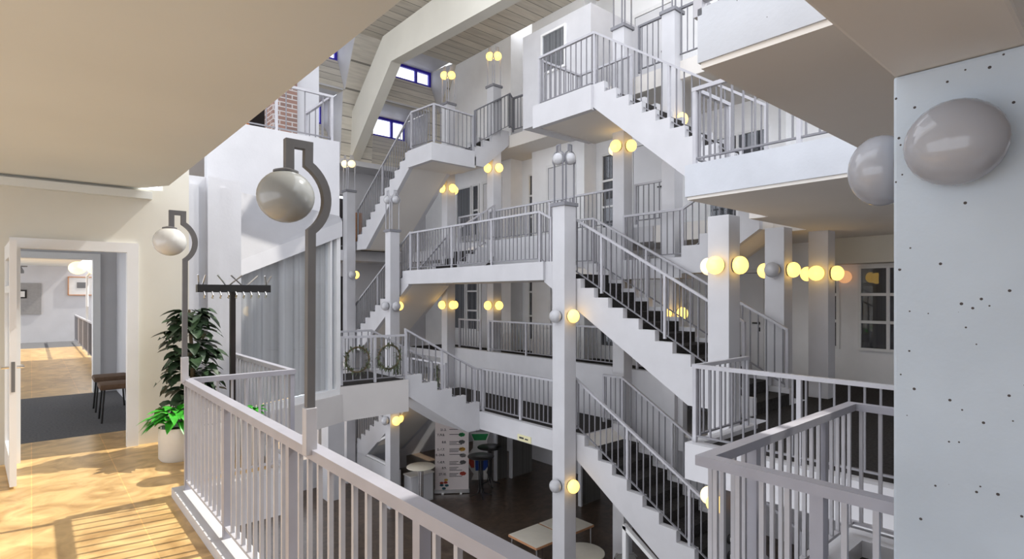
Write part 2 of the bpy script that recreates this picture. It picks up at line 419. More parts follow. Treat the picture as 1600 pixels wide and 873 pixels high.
# ================================================================== SETTING
# --- near gallery we stand on
struct('floor', MB().prism([(-4, -3), (.84, -3), (.84, 5.02), (1.70, 5.02), (1.70, 7.90), (1.2, 7.90), (1.2, 7.96), (-4, 7.96)], 'z', -.28, 0), 'soffit', 'golden marbled tile floor of the near gallery', top='gold')
struct('trim_gallery', MB().prism([(.84, -3), (1.02, -3), (1.02, 4.93), (1.82, 4.93), (1.82, 6.9), (1.68, 6.9), (1.68, 5.1), (.84, 5.1)], 'z', -.30, .07), 'white', 'white kerb under the foreground railing')
struct('floor', MB().prism([(2.16, -3), (5, -3), (5, 0), (3.92, .0), (3.92, 1.24), (2.16, 1.24)], 'z', -.25, 0), 'soffit', 'dark carpeted floor of the small right bay', top='carpet')
m = MB(); m.box(2.08, 2.24, -3, 1.32, -.28, .1); m.box(2.2401, 3.84, 1.16, 1.32, -.28, .1); m.box(3.8401, 4.0, -.0, 1.32, -.28, .1)
struct('trim_bay', m, 'white', 'white kerb round the small right bay')
struct('ceiling', MB().prism([(-4, -3), (1.08, -3), (1.08, 6.7), (.86, 7.1), (-4, 7.1)], 'z', 2.74, 2.98), 'ceil', 'beige painted ceiling over the near gallery')
struct('wall_added_behind', MB().box(-4, 12.3, -3.2, -3, -4, 2.98), 'white', 'unseen wall added behind the near gallery to hold back light')  # out of view, added to cut sky light on the near faces
struct('ceiling_added_upper', MB().box(-1.5, 3.2, -3, 9.0, 9.25, 9.4), 'white', 'unseen flat roof added to cut top light, open strip left for the sun')  # out-of-view slab added to trim sky light and let the sun through
# wall with the open door
m = MB(); m.box(-4, -.13, 7.1, 7.28, 0, 2.74); m.box(.82, 1.34, 7.1, 7.28, 0, 2.74); m.box(-.13, .82, 7.1, 7.28, 2.12, 2.74)
m.box(1.09, 1.34, 7.1, 7.28, 2.74, 3.2)
struct('wall_left', m, 'whitewarm', 'warm white wall around the open door')
m = MB(); m.box(-4, .98, 7.02, 7.1, 2.63, 2.71)
tag(obj('ceiling_duct', m, 'ceil'), 'beige boxed duct running along the wall above the open door', 'duct')
m = MB()
for x0, x1, z0, z1 in ((-.16, -.08, 0, 2.05), (.76, .86, 0, 2.05), (-.16, .86, 2.05, 2.15)): m.box(x0, x1, 7.06, 7.16, z0, z1)
struct('trim_door', m, 'frame', 'white frame of the open door')
# right pier and the beam it carries
struct('wall_pier', MB().box(2.0, 2.34, .21, .52, -.3, 2.268, .009), 'pier', 'pale blue-grey concrete pier with blow holes at the right edge')
struct('ceiling_beam', MB().box(-1.5, 7, .21, .52, 2.27, 2.56, .01), 'soffit', 'downstand beam above the pier')
struct('ceiling_near', MB().prism([(-4, -3), (6, -3), (6, .5), (1.08, .5), (1.08, .2), (-4, .2)], 'z', 2.6, 2.98) if False else MB().box(1.09, 7, -3, .2, 2.55, 2.9), 'soffit', 'ceiling behind the pier')
# upper bay above the right bay
m = MB(); m.box(2.15, 2.27, -1, 1.27, 2.59, 2.82); m.box(2.2701, 4.1, 1.15, 1.27, 2.59, 2.82); m.box(3.98, 4.1, -1, 1.1499, 2.59, 2.82)
struct('trim_upper_bay', m, 'concrete', 'white concrete edge of the upper bay with blow holes')
struct('floor_bay', MB().box(2.16, 4.09, -1, 1.26, 2.565, 2.59), 'soffit', 'soffit of the upper bay seen from below')
# corridor behind the door
struct('floor', MB().box(-3, 1.08, 7.97, 11.4, -.2, .0), 'greycarpet', 'grey carpet beyond the open door')
struct('floor', MB().box(-3, 1.2, 11.401, 22, -.2, 0), 'soffit', 'sunlit tiles far down the corridor', top='gold')
struct('floor', MB().box(-3, 3, 22.001, 25, -.2, 0), 'greycarpet', 'dark carpet at the far end of the corridor')
m = MB(); m.box(1.08, 1.2, 7.281, 11.4, 0, 2.6); m.box(.86, 1.2, 11.4, 11.55, 0, 2.6); m.box(-3, -.9, 11.4, 11.55, 0, 2.6); m.box(-.9, .86, 11.4, 11.55, 2.2, 2.6)
struct('wall_corridor', m, 'white', 'grey white side wall of the corridor')
m = MB(); m.box(.76, .86, 11.36, 11.6, 0, 2.28); m.box(-.9, .76, 11.36, 11.6, 2.18, 2.28)
struct('trim_corridor', m, 'frame', 'white door frame down the corridor')
struct('ceiling_corridor', MB().box(-3, 1.1, 7.28, 25, 2.6, 2.75), 'ceil', 'corridor ceiling')
struct('wall_far', MB().box(-3, 3.2, 24.7, 24.9, 0, 2.6), 'white', 'far end wall of the corridor')
# block beside the glazed bay: pilasters with a ledge on top
m = MB(); m.box(1.34, 2.12, 7.98, 9.2, -.3, 3.12)
m.box(1.46, 1.60, 7.9, 7.98, 0, 3.0); m.box(1.70, 1.84, 7.88, 7.98, 0, 3.12); m.box(1.84, 1.93, 7.93, 7.98, 0, 3.0)
struct('wall_pilasters', m, 'white', 'white wall with flat pilasters behind the coat rack')
# white parapet wall above the glazed bay
struct('wall_parapet', MB().box(2.0, 4.07, 9.3, 9.5, 2.4, 4.28), 'white', 'tall white parapet above the glazed bay')
struct('floor_balcony', MB().box(.5, 4.07, 9.5, 13., 3.95, 4.2), 'white', 'floor slab behind the tall parapet')
# glazed bay: raking head, sill, glass and curtains
a, b_ = Vector((2.15, 8.33, 0)), Vector((4.05, 9.25, 0)); ab = (b_-a).normalized(); nb = Vector((ab.y, -ab.x, 0))
def baypt(f, z, off=0): p = a.lerp(b_, f)+nb*off; return (p.x, p.y, z)
def bayq(f0, f1, z00, z01, z10, z11, o0, o1):
    """vertical slab on the bay line from f0 to f1; z00..z01 at f0, z10..z11 at f1"""
    return [baypt(f0, z00, o0), baypt(f1, z10, o0), baypt(f1, z10, o1), baypt(f0, z00, o1), baypt(f0, z01, o0), baypt(f1, z11, o0), baypt(f1, z11, o1), baypt(f0, z01, o1)]
bay = thing('glazed_bay', baypt(.5, -.12), 'glass bay with pale curtains behind it and a raking top left of the stairs', 'window')
m = MB(); m.hexa(bayq(0, 1, -.12, -.02, -.12, -.02, .02, -.1)); m.hexa(bayq(.955, 1, -.02, 2.7, -.02, 2.7, .02, -.1)); m.hexa(bayq(0, .03, -.02, 1.95, -.02, 1.95, .02, -.1)); m.hexa(bayq(.885, .905, -.02, 2.62, -.02, 2.62, .012, -.1))
obj('window_frame', m, 'frame', bay)
obj('raking_head', MB().hexa(bayq(0, 1, 1.86, 2.08, 2.62, 2.88, .06, -.12)), 'white', bay)
obj('glass_pane', MB().hexa(bayq(.02, .96, -.03, 1.9, -.03, 2.65, -.04, -.05)), 'bayglass', bay)
m = MB()
n = 90
lo, hi = [], []
for i in range(n+1):
    f = .02+.95*i/n; o = -.13+.014*math.sin(i*.93)+.012*math.sin(i*.41)
    lo.append(m.b.verts.new(baypt(f, -.02, o))); hi.append(m.b.verts.new(baypt(f, 1.9+.72*f, o)))
for i in range(n): m.b.faces.new((lo[i], lo[i+1], hi[i+1], hi[i]))
bmesh.ops.solidify(m.b, geom=m.b.faces[:], thickness=.006)
obj('curtain', m, 'curtain', bay, True)
struct('wall_bay', MB().hexa(bayq(0, 1, -.60, -.121, -.60, -.121, 0.06, -.2)), 'whitepink', 'plain white band under the glazed bay')
m = MB(); q = [baypt(0, 2.08, .06), baypt(1, 2.88, .06), (4.07, 9.3, 2.98), (2.13, 9.3, 3.25)]
m.quad(q); r = bmesh.ops.solidify(m.b, geom=m.b.faces[:], thickness=.08)
struct('ceiling_bay_roof', m, 'white', 'sloping white roof over the glazed bay')

# --- hall floor far below and lower right floor
struct('floor', MB().prism([(-1, -3), (14, -3), (14, 18), (-1, 18)], 'z', -4.05, HALL), 'brownfloor', 'dark brown tiled floor of the hall')
struct('floor', MB().prism([(5.3, -1), (12, -1), (12, 3.4), (5.3, 3.4)], 'z', HALL, LOW), 'white', 'raised floor at the foot of the lowest stair', top='carpet')
struct('floor', MB().prism([(1.5, 15.5), (9, 15.5), (9, 26), (1.5, 26)], 'z', HALL, LOW), 'white', 'raised far floor below the glazed bay', top='gold')
# --- right gallery (our level and the one above)
RP = [(5.3, -1), (13, -1), (13, 6.2), (8.95, 6.2), (8.95, 3.45), (7.1, 3.45), (7.1, 3.2), (5.3, 3.2)]
def slab(name, label, poly, z0, z1, mat='white', top='carpet'): return struct(name, MB().prism(poly, 'z', z0, z1), mat, label, top=top)
slab('floor', 'dark carpet floor of the right gallery', RP, -.32, R0, 'white')
slab('floor', 'floor slab of the upper right gallery', [(5.22, -1)]+RP[1:-1]+[(5.22, 3.2)], 2.60, R1, 'soffit')
m = MB(); m.box(5.2, 5.36, -1, 3.22, -.33, .05); m.box(5.3601, 6.6, 3.1, 3.22, -.33, .05)
struct('trim_gallery', m, 'white', 'white kerb of the right gallery')
m = MB(); m.box(5.2, 5.36, -1, 3.22, 2.632, 2.965); m.box(5.3601, 7.1, 3.201, 3.26, 2.63, 2.965)
struct('trim_gallery', m, 'concrete', 'white concrete edge beam of the upper right gallery')
# --- back galleries along X=8.9
GP = [(8.9, 6.2), (12, 6.2), (12, 15.2), (8.9, 15.2)]
slab('floor', 'dark carpet floor of the back gallery', GP, -.2, R0-.001)
slab('floor', 'floor slab of the upper back gallery', GP, 2.62, R1-.001)
GT = [(8.9, 3.3), (12, 3.3), (12, 15.2), (9.62, 15.2), (9.62, 9.71), (8.9, 9.71)]
slab('floor', 'floor slab of the top back gallery', GT, 5.52, R2, 'soffit')
struct('trim_back', MB().box(8.82, 8.96, 5.5, 13.2, G0-.3, .16), 'white', 'white parapet wall below the back gallery railing')
struct('trim_back', MB().box(8.82, 8.96, 6.9, 13.2, G1-.2, 2.98), 'white', 'white parapet wall below the upper back gallery railing')
# --- half-level landings
LP = [(7.2, 6.7), (8.82, 6.7), (8.82, 12.3), (7.2, 12.3)]
slab('floor', 'carpeted landing above the hall', LP, G0-.3, G0)
struct('trim_landing', MB().box(7.14, 7.26, 6.68, 9.28, G0-.32, G0+.05), 'white', 'white edge beam of the landing above the hall')
LM = [(7.2, 7.4), (8.82, 7.4), (8.82, 12.3), (7.2, 12.3)]
slab('floor', 'carpeted middle landing', LM, 1.9, G1, 'soffit')
struct('trim_landing', MB().box(7.14, 7.26, 7.36, 12.32, 1.88, G1+.07), 'white', 'white edge beam of the middle landing')
m = MB(); m.box(8.46, 8.9, 5.301, 7.4, 1.9, 2.26)
struct('floor_strip', m, 'white', 'white slab strip behind the middle stair')
slab('floor', 'upper right landing below the room with the curtained window', [(7.2, 6.2), (8.9, 6.2), (8.9, 7.62), (7.2, 7.62)], 4.76, G2, 'soffit')
m = MB(); m.box(7.14, 7.26, 6.2, 7.64, 4.74, G2+.06); m.box(7.2601, 8.75, 7.56, 7.66, 4.74, G2+.06)
struct('trim_landing', m, 'white', 'white edge beam of the upper right landing')
slab('floor', 'upper left landing', [(7.2, 11.2), (8.5, 11.2), (8.5, 12.3), (7.2, 12.3)], 4.82, G2, 'soffit')
m = MB(); m.box(7.14, 7.26, 11.14, 12.25, 4.80, G2+.12); m.box(7.2601, 8.42, 11.14, 11.26, 4.80, G2+.12)
struct('trim_landing', m, 'white', 'white edge beam of the upper left landing')
# --- bridge at our level in front of the far stairs
slab('floor', 'bridge from the glazed bay to the stairs', [(4.05, 9.3), (5.35, 9.3), (5.35, 10.8), (4.05, 10.8)], -.45, 0., 'whitepink')
struct('trim_bridge', MB().box(4.05, 5.4, 9.22, 9.34, -.6, .0), 'whitepink', 'plain white edge beam of the bridge')
# far left gallery where the left stairs land
FP = [(3.6, 15.45), (9, 15.45), (9, 16.6), (3.6, 16.6)]
slab('floor', 'far gallery at the foot of the left stair', FP, -.3, R0)
slab('floor', 'far upper gallery at the foot of the upper left stair', FP, 2.62, R1, 'white')
# --- back wall with recesses, one continuous face
BW = [(12.3, 17.3), (10.4, 17.3), (10.4, 12.05), (10.85, 12.05), (10.85, 11.16), (10.4, 11.16), (10.4, 9.25), (10.85, 9.25), (10.85, 8.34), (10.4, 8.34), (10.4, 6.7), (10.95, 6.7), (10.95, 4.6), (11.15, 4.6), (11.15, -1), (12.3, -1)]
struct('wall_hall', MB().box(12.6, 12.8, -1, 17.3, HALL, -.9), 'white', 'back wall of the hall')
struct('ceiling_hall', MB().box(8.9, 12.8, 3.46, 15.2, -.96, -.9), 'soffit', 'ceiling at the back of the hall')
struct('wall_back', MB().prism(BW, 'z', -.9, 9.6), 'whitelifted', 'white back wall with window recesses')
# far end wall with dark openings
m = MB(); m.box(6.6, 12.6, 16.6, 16.9, HALL, -.5); m.box(3.2, 10.4, 16.6, 16.9, 2.2, 2.7); m.box(3.2, 10.4, 16.6, 16.9, 4.75, 5.5)
for z0, z1 in ((-.5, 2.2), (2.7, 4.75)):
    m.box(3.2, 4.2, 16.6, 16.9, z0, z1); m.box(6.0, 6.3, 16.6, 16.9, z0, z1); m.box(7.7, 10.4, 16.6, 16.9, z0, z1)
struct('wall_end', m, 'white', 'far end wall of the stairwell')
struct('wall_low_end', MB().box(1.5, 9, 26, 26.2, LOW, 1.), 'white', 'far wall beyond the sunlit lower floor')
struct('wall_end_shade', MB().box(3.2, 8.2, 17.3, 17.4, -.5, 4.75), 'darkwood', 'dark sheet standing in for shade in the far doorways')  # doorway shade painted on, since sky light reaches this sheet
# room on the top back gallery (box with the curtained window)
m = MB(); m.box(8.75, 10.38, 7.6, 9.7, 5.50, 7.66)
struct('wall_room', m, 'white', 'white boxed room with a curtained window at the top')
# roof: flat planked part, saw-tooth with two rows of clerestory windows
RX0, RX1 = 3.2, 10.39
struct('ceiling_roof', MB().box(RX0, RX1, 9.2, 14.75, 9.05, 9.2), 'plank', 'flat board-marked ceiling under the roof')
SEG = {'upper': [(3.2, 4.6), (6.95, 8.15), (10.25, 10.39)], 'lower': [(3.2, 4.6), (6.9, 7.9), (9.85, 10.39)]}
WIN = {'upper': [(4.6, 6.95), (8.15, 10.25)], 'lower': [(4.6, 6.9), (7.9, 9.85)]}
ROW = {'upper': ([(15.5, 7.6), (14.75, 9.05), (16.1, 9.2), (16.1, 7.6)], [(15.5, 7.6), (16.0, 8.63), (16.1, 8.63), (15.75, 7.6)], (14.75, 9.13, 16.1), 16.0, 8.63, 9.13),
       'lower': ([(15.7, 5.65), (15.5, 7.6), (17.1, 7.6), (17.1, 5.65)], [(15.7, 5.65), (17.0, 6.94), (17.1, 6.94), (17.1, 5.65)], (15.5, 7.601, 17.1), 17.0, 6.94, 7.6)}
kk = 1
for rowtxt in ('upper', 'lower'):
    solid, pan, (sy0, sz, sy1), wy, wz0, wz1 = ROW[rowtxt]
    m = MB(); ch = MB()
    for s0, s1 in SEG[rowtxt]: m.prism(solid, 'x', s0, s1)
    for s0, s1 in WIN[rowtxt]:
        m.prism(pan, 'x', s0, s1)
        hole = [(solid[0][0]+.02, solid[0][1]+.01), (solid[1][0]+.02, solid[1][1]-.01), (wy, wz1-.01), (wy, wz0+.01)]
        ch.prism(hole, 'x', s0+.001, s0+.012); ch.prism(hole, 'x', s1-.012, s1-.001)
        ch.box(s0+.013, s1-.013, sy0, sy1, sz, sz+.05)
    struct('ceiling_roof_slopes', m, 'plank', 'sloping board-marked roof panels, %s row' % rowtxt)
    struct('ceiling_dormer', ch, 'white', 'pale reveals of the %s clerestory windows' % rowtxt)
    for j, (w0, w1) in enumerate(WIN[rowtxt]):
        w = thing('window_'+str(kk), ((w0+w1)/2, wy, wz0), '%s blue-framed clerestory window %s' % (rowtxt, ('left of the big roof beam', 'right of the big roof beam')[j]), 'window'); kk += 1
        w['kind'] = 'structure'
        f = MB(); t = .08
        f.box(w0+.02, w1-.02, wy, wy+.08, wz0, wz0+t*.6); f.box(w0+.02, w1-.02, wy, wy+.08, wz1-t, wz1)
        for x in (w0+.02, w0+.5, w0+(w1-w0)*.70, w1-.02-t): f.box(x, x+t, wy, wy+.08, wz0+t*.6, wz1-t)
        f_ = obj('window_frame', f, 'blueframe', w)
        obj('pane', MB().box(w0+.03, w1-.03, wy+.035, wy+.045, wz0+.02, wz1-.02), 'glass', f_)
m = MB(); m.box(RX0, RX1, 15.7, 17.1, 5.5, 5.65)
struct('ceiling_end', m, 'white', 'white soffit below the lowest roof panel')
struct('ceiling_added_back', MB().box(8.9, 12.3, 1.0, 9.2, 9.05, 9.2), 'plank', 'unseen ceiling added over the top back gallery to block sky light')  # added above the frame to keep sky light off the upper walls
# bent roof beam above the column line
m = MB().prism([(8.0, 7.55), (13.2, 7.80), (15.65, 5.66), (16.5, 5.66), (16.5, 6.3), (13.65, 8.62), (8.0, 8.62)], 'x', 7.2, 7.5)
struct('ceiling_roof_beam', m, 'whitewarm', 'big bent white roof beam')

# ================================================================== COLUMNS AND LAMPS
def column(label, x, y, z0, z1, w=.28, cap=True):
    root = thing('column', (x, y, z0), label, 'column', 'white square columns')
    obj('shaft', MB().box(x-w/2, x+w/2, y-w/2, y+w/2, z0, z1, .008), 'white', root)
    if cap: obj('cap_plate', MB().box(x-w/2-.03, x+w/2+.03, y-w/2-.03, y+w/2+.03, z1, z1+.06), 'capmetal', root)
    return root
def wall_globe(p, face, state, label, r=.115, group='round globe lamps on columns and walls'):
    """globe on a wall plate; face is the outward direction"""
    ax, sg = {'-x': ('x', -1), '+x': ('x', 1), '-y': ('y', -1), '+y': ('y', 1)}[face]
    root = thing('globe_lamp', p, label, 'lamp', group)
    obj('mounting_ring', MB().lathe([(r*.80, 0), (r*.80, r*.16), (r*.62, r*.22)], p, 20, ax, sg), 'ring', root, True)
    c = r*.80; prof = []
    for i in range(15):
        t = -.52*PI/2-0+(PI/2+.52*PI/2)*i/14
        prof.append((max(.0008, r*math.cos(t)), c*.82+r*.82*math.sin(t)))
    obj('globe', MB().lathe(prof, p, 28, ax, sg), state, root, True)
    return root
def hoop_lamp(p, ax, state, label, metal='rail'):
    """wire hoop that bulges round a globe hung from a square eye"""
    x, y, z = p; root = thing('hoop_lamp', p, label, 'lamp', 'hoop lamps on the column tops'); d = Vector((1, 0, 0)) if ax == 'x' else Vector((0, 1, 0)); up = Vector((0, 0, 1)); o = Vector(p)
    cz, R = .76, .135
    half = [(-.10, 0)]
    for i in range(10):
        t = math.radians(222-115*i/9); half.append((R*math.cos(t), cz+R*math.sin(t)))
    half += [(-.04, 1.0)]
    path = half+[(-q[0], q[1]) for q in half[::-1]]
    nrm = (0, 1, 0) if ax == 'x' else (1, 0, 0)
    hp = obj('hoop', MB().strip([o+d*q[0]+up*q[1] for q in path], .022, .02, nrm), metal, root)
    obj('hanger', MB().tube([o+up*1.0, o+up*.83], .008), metal, hp)
    obj('globe', MB().sphere(o+up*cz, .107), state, root, True)
    return root
cols = {
 'A': (7.02, 6.71, HALL, 3.14, 'tall white column in front of the middle stair with two lamp hoops on top'),
 'B': (7.02, 12.80, HALL, 3.22, 'tall white column left of the middle landing with lamp hoops on top'),
 'C': (7.02, 15.37, HALL, 4.6, 'slim white column right of the glazed bay with hoops on top'),
 'D': (8.7, 6.75, HALL, 6.75, 'white column behind the middle stair rising to the top gallery'),
 'E': (9.22, 11.36, -.2, 7.05, 'white column behind the middle landing, near its centre'),
 'F': (8.7, 12.72, -.9, 6.82, 'white column behind the left end of the middle landing'),
 'G': (8.85, 5.74, HALL, 6.72, 'white column behind the upper right stair near its lower end'),
 'H': (6.78, 3.63, HALL, 2.62, 'white column at the front corner of the right gallery'),
 'I': (8.62, 3.73, 0., 2.62, 'white column in the middle of the right gallery'),
 'J': (9.4, 3.4, 0., 2.62, 'white column in front of the grey wall of the right gallery'),
}
for k, (x, y, z0, z1, lab) in cols.items(): column(lab, x, y, z0, z1, .29 if k in 'AHIJ' else .27, k not in 'HIJ')
cn = {'A': 'tall central column', 'B': 'tall left column', 'C': 'slim far-left column', 'D': 'column behind middle stair', 'E': 'column behind middle landing',
      'F': 'column at middle landing end', 'G': 'column behind upper stair', 'H': 'front gallery column', 'I': 'middle gallery column', 'J': 'last gallery column'}
fn = {'-x': 'left face', '-y': 'right face', '+y': 'hidden left side', '+x': 'hidden right side'}
st = {'lit': 'glowing yellow', 'globe': 'unlit white', 'globeshade': 'unlit white', 'amber': 'dim amber', 'litpale': 'pale glowing'}
def on_col(k, face, z, state, where):
    x, y = cols[k][:2]; w = (.29 if k in 'AHIJ' else .27)/2
    p = {'-x': (x-w, y, z), '+x': (x+w, y, z), '-y': (x, y-w, z), '+y': (x, y+w, z)}[face]
    wall_globe(p, face, state, '%s globe on %s of %s, %s' % (st[state], fn[face], cn[k], where), group='round globe lamps on columns and walls')
for k, z, where, lst in (
  ('A', 1.24, 'beside the stair', (('-x', 'globe'), ('-y', 'lit'))), ('A', -1.68, 'down in the hall', (('-x', 'globe'), ('-y', 'lit'))),
  ('B', 1.32, 'by the stair soffit', (('-x', 'globe'), ('-y', 'globe'), ('+x', 'lit'))), ('B', -1.60, 'down in the hall', (('-x', 'globe'), ('-y', 'lit'), ('+x', 'lit'))),
  ('C', 2.2, 'halfway up', (('-y', 'globe'), ('+x', 'lit'))),
  ('F', 1.33, 'lower row', (('-x', 'lit'), ('-y', 'lit'), ('+x', 'lit'))), ('F', 4.52, 'upper row', (('-x', 'lit'), ('-y', 'lit'), ('+x', 'lit'))),
  ('E', 1.33, 'lower row', (('-x', 'lit'), ('-y', 'lit'))), ('E', 4.92, 'upper row', (('-x', 'lit'), ('-y', 'lit'))),
  ('D', 4.47, 'upper row', (('-x', 'lit'), ('-y', 'lit'), ('+y', 'litpale'))),
  ('G', 4.77, 'seen through the railing', (('-x', 'litpale'), ('-y', 'lit'))), ('G', 1.27, 'under the middle stair', (('-x', 'lit'), ('-y', 'lit'))),
  ('H', 1.98, 'above the railing', (('-x', 'lit'), ('-y', 'lit'), ('+y', 'litpale'))), ('H', -1.05, 'below the gallery floor', (('-x', 'lit'), ('-y', 'amber'), ('+y', 'litpale'))),
  ('I', 1.98, 'above the railing', (('-x', 'globe'), ('-y', 'lit'), ('+y', 'lit'))),
  ('J', 1.94, 'above the railing', (('-x', 'lit'), ('-y', 'lit'), ('+y', 'lit')))):
    for f, s in lst: on_col(k, f, z, s, where)
wall_globe((11.15, 3.62, 1.93), '-x', 'amber', 'dim amber globe lamp on the grey wall left of the dark gallery window')
wall_globe((10.75, 11.16-.0, 4.8), '+y', 'lit', 'small glowing globe in the upper recess left of the white double door wall') if False else None
wall_globe((10.85, 11.3, 4.75), '-x', 'lit', 'small glowing globe beside the narrow window of the upper back gallery')
wall_globe((10.85, 8.45, 4.42), '-x', 'lit', 'small glowing globe right of the narrow window behind the unlit hoop lamps')
wall_globe((2.0, .355, 2.02), '-x', 'globeshadeblue', 'big unlit globe lamp facing us on the concrete pier at right', .118)
wall_globe((2.17, .52, 2.02), '+y', 'globeshadeblue', 'half-hidden unlit globe lamp on the far side of the concrete pier', .118)
for k, s, z, txt in (('A', 'globe', 3.2, 'the tall central column'), ('B', 'globe', 3.28, 'the tall left column'), ('C', 'litpale', 4.66, 'the slim far-left column'),
                  ('E', 'lit', 7.11, 'the column by the boxed room'), ('F', 'lit', 6.88, 'the column by the upper left landing'), ('D', 'lit', 6.81, 'the column at the upper stair head'), ('G', 'lit', 6.78, 'the column beside the concrete bay')):
    x, y = cols[k][:2]; w = {'globe': 'unlit white', 'lit': 'glowing yellow', 'litpale': 'pale glowing'}[s]; mt = 'darkrail' if k in 'DGA' else 'rail'
    hoop_lamp((x-.12, y+.02, z), 'y', s, '%s globe in the left hoop above %s' % (w, txt), mt)
    hoop_lamp((x+.02, y-.12, z), 'x', s, '%s globe in the right hoop above %s' % (w, txt), mt)

# post lamps on our own railing: a flat bar swings round the globe and holds it from above
def post_lamp(y, label, state, x=.9, zb=.92):
    root = thing('post_lamp', (x, y, zb), label, 'lamp', 'post lamps on the foreground railing')
    obj('post_sleeve', MB().box(x-.024, x+.024, y-.024, y+.024, zb, zb+.2, .003), 'rail', root)
    zc, R, gx = 2.01, .172, x-.10
    path = [(x, zb+.2)]
    for i in range(15):
        t = math.radians(-53+111*i/14); path.append((gx+R*math.cos(t), zc+R*math.sin(t)))
    path += [(gx+.092, zc+.225), (gx+.012, zc+.225), (gx+.012, zc+.112)]
    bb = obj('bent_bar', MB().strip([(a_, y, b__) for a_, b__ in path], .034, .034, (0, 1, 0)), 'lampmetal', root)
    obj('globe_cap', MB().lathe([(.05, 0), (.05, .008), (.02, .018)], (gx, y, zc+.099), 20), 'lampmetal', bb, True)
    obj('globe', MB().sphere((gx, y, zc), .114, .95, 32), state, root, True)
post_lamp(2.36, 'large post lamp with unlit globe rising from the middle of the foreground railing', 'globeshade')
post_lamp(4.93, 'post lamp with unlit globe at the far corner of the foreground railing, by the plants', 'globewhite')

# ================================================================== STAIRS
flight('middle right stair climbing left from the right gallery to the middle landing', 'y', 7.2, 8.44, (3.45, R0), (7.4, G1), 13, .52)
flight('upper right stair climbing to the landing below the curtained window', 'y', 7.2, 8.44, (3.2, R1), (6.22, G2), 12, .55)
flight('lowest right stair climbing from the hall to the landing above it', 'y', 7.2, 8.44, (3.1, LOW), (6.7, G0), 12, .52)
flight('upper left stair climbing right to the upper left landing', 'y', 7.2, 8.44, (15.45, R1), (12.2, G2+.06), 12, .55)
flight('middle left stair climbing right to the middle landing', 'y', 7.2, 8.44, (15.9, R0), (12.3, G1), 12, .52)
flight('lowest left stair seen below the bridge', 'y', 7.2, 8.44, (15.5, LOW), (12.3, G0), 12, .52)
flight('short stair from the upper left landing to the top back gallery', 'x', 11.2, 12.25, (8.45, G2+.03), (9.6, R2+.03), 4, .45, clip=-.25)
flight('short sunlit stair from the bridge down to the landing above the hall', 'x', 9.28, 10.6, (7.14, G0), (5.38, R0), 5, .5, clip=-.34, soff='white')
flight('short stair behind the middle landing up to the upper back gallery', 'x', 10.86, 12.0, (7.75, G1), (8.85, R1), 4, .4)
flight('short stair from the slab strip up to the upper right gallery', 'y', 8.46, 9.3, (5.3, 2.2), (3.95, R1), 4, .42, clip=-.22)

# ================================================================== RAILINGS
railing('foreground railing at left with white flat handrail running toward us', [(.93, .35, .07), (.93, 4.98, .07)], .85, .112, 1.15, True, .062, .045, .019, 'railfg', pw=.042)
railing('short railing between the plants and the glazed bay', [(.99, 5.01, .07), (1.75, 5.01, .07), (1.75, 6.85, .07)], .85, .112, 1.9, True, .055, .04, .017, 'railfg', pw=.036)
railing('dark grey railing round the small right bay in the foreground', [(2.16, .56, .1), (2.16, 1.24, .1), (3.92, 1.24, .1), (3.92, .1, .1)], .80, .10, .6, True, .06, .042, .019, 'railfg', pw=.045, plist=[[.34], [.25, .73], [.5]])
railing('white railing along the right gallery, ending beside its front column', [(5.3, .0, .05), (5.3, 3.16, .05), (6.45, 3.16, .05)], .80, .115, 1.1)
railing('white railing along the upper right gallery beneath the concrete bay', [(5.3, .0, .97+2.0), (5.3, 3.16, 2.97), (6.0, 3.16, 2.97)], .80, .115, 1.1)
railing('railing on the upper concrete bay, just its corner in view', [(2.17, .2, 2.79), (2.17, 1.27, 2.79), (4.0, 1.27, 2.79)], .8, .115, 1.)
NS = Vector((0, 0, .10))
def nz(y, lo, hi): return lo[1]+(y-lo[0])/(hi[0]-lo[0])*(hi[1]-lo[1])
ML, MH = (3.45, R0), (7.4, G1); UL, UH = (3.2, R1), (6.22, G2); BL, BH = (3.1, LOW), (6.7, G0)
off = .17
railing('near handrail of the middle right stair', [(7.26, 3.6, nz(3.6, ML, MH)+off), (7.26, 7.3, nz(7.3, ML, MH)+off+.05)], .98, .125, 1.3)
railing('far handrail of the middle right stair', [(8.38, 3.5, nz(3.5, ML, MH)+off), (8.38, 7.2, nz(7.2, ML, MH)+off), (8.38, 7.7, G1+.07)], .9, .125, 1.3)
railing('near handrail of the upper right stair with its landing', [(7.26, 3.3, nz(3.3, UL, UH)+off), (7.26, 6.22, G2+.06), (7.26, 7.58, G2+.06)], .92, .125, 1.5)
railing('inner railing of the landing below the curtained window', [(7.34, 7.58, G2+.04), (8.38, 7.58, G2+.04), (8.38, 6.3, G2+.04)], .9, .125, 1.4)
railing('near handrail of the lowest right stair', [(7.26, 3.3, nz(3.3, BL, BH)+off), (7.26, 6.65, nz(6.65, BL, BH)+off)], .88, .125, 1.2)
railing('far handrail of the lowest right stair', [(8.38, 3.3, nz(3.3, BL, BH)+off), (8.38, 6.5, nz(6.5, BL, BH)+off), (8.38, 6.95, G0+.05)], .9, .125, 1.2)
railing('railing of the middle landing left of the tall column', [(7.24, 7.25, G1-.08), (7.24, 7.55, G1+.07), (7.24, 11.9, G1+.07), (7.24, 12.25, G1+.07)], .95, .118, 1.4)
railing('railing of the landing above the hall, left of the tall column', [(7.22, 6.9, G0+.06), (7.22, 9.25, G0+.06)], .88, .115, 1.2)
railing('railing of the landing above the hall beyond the bridge', [(7.24, 10.7, G0+.06), (7.24, 12.2, G0+.06)], .85, .118, 1.5)
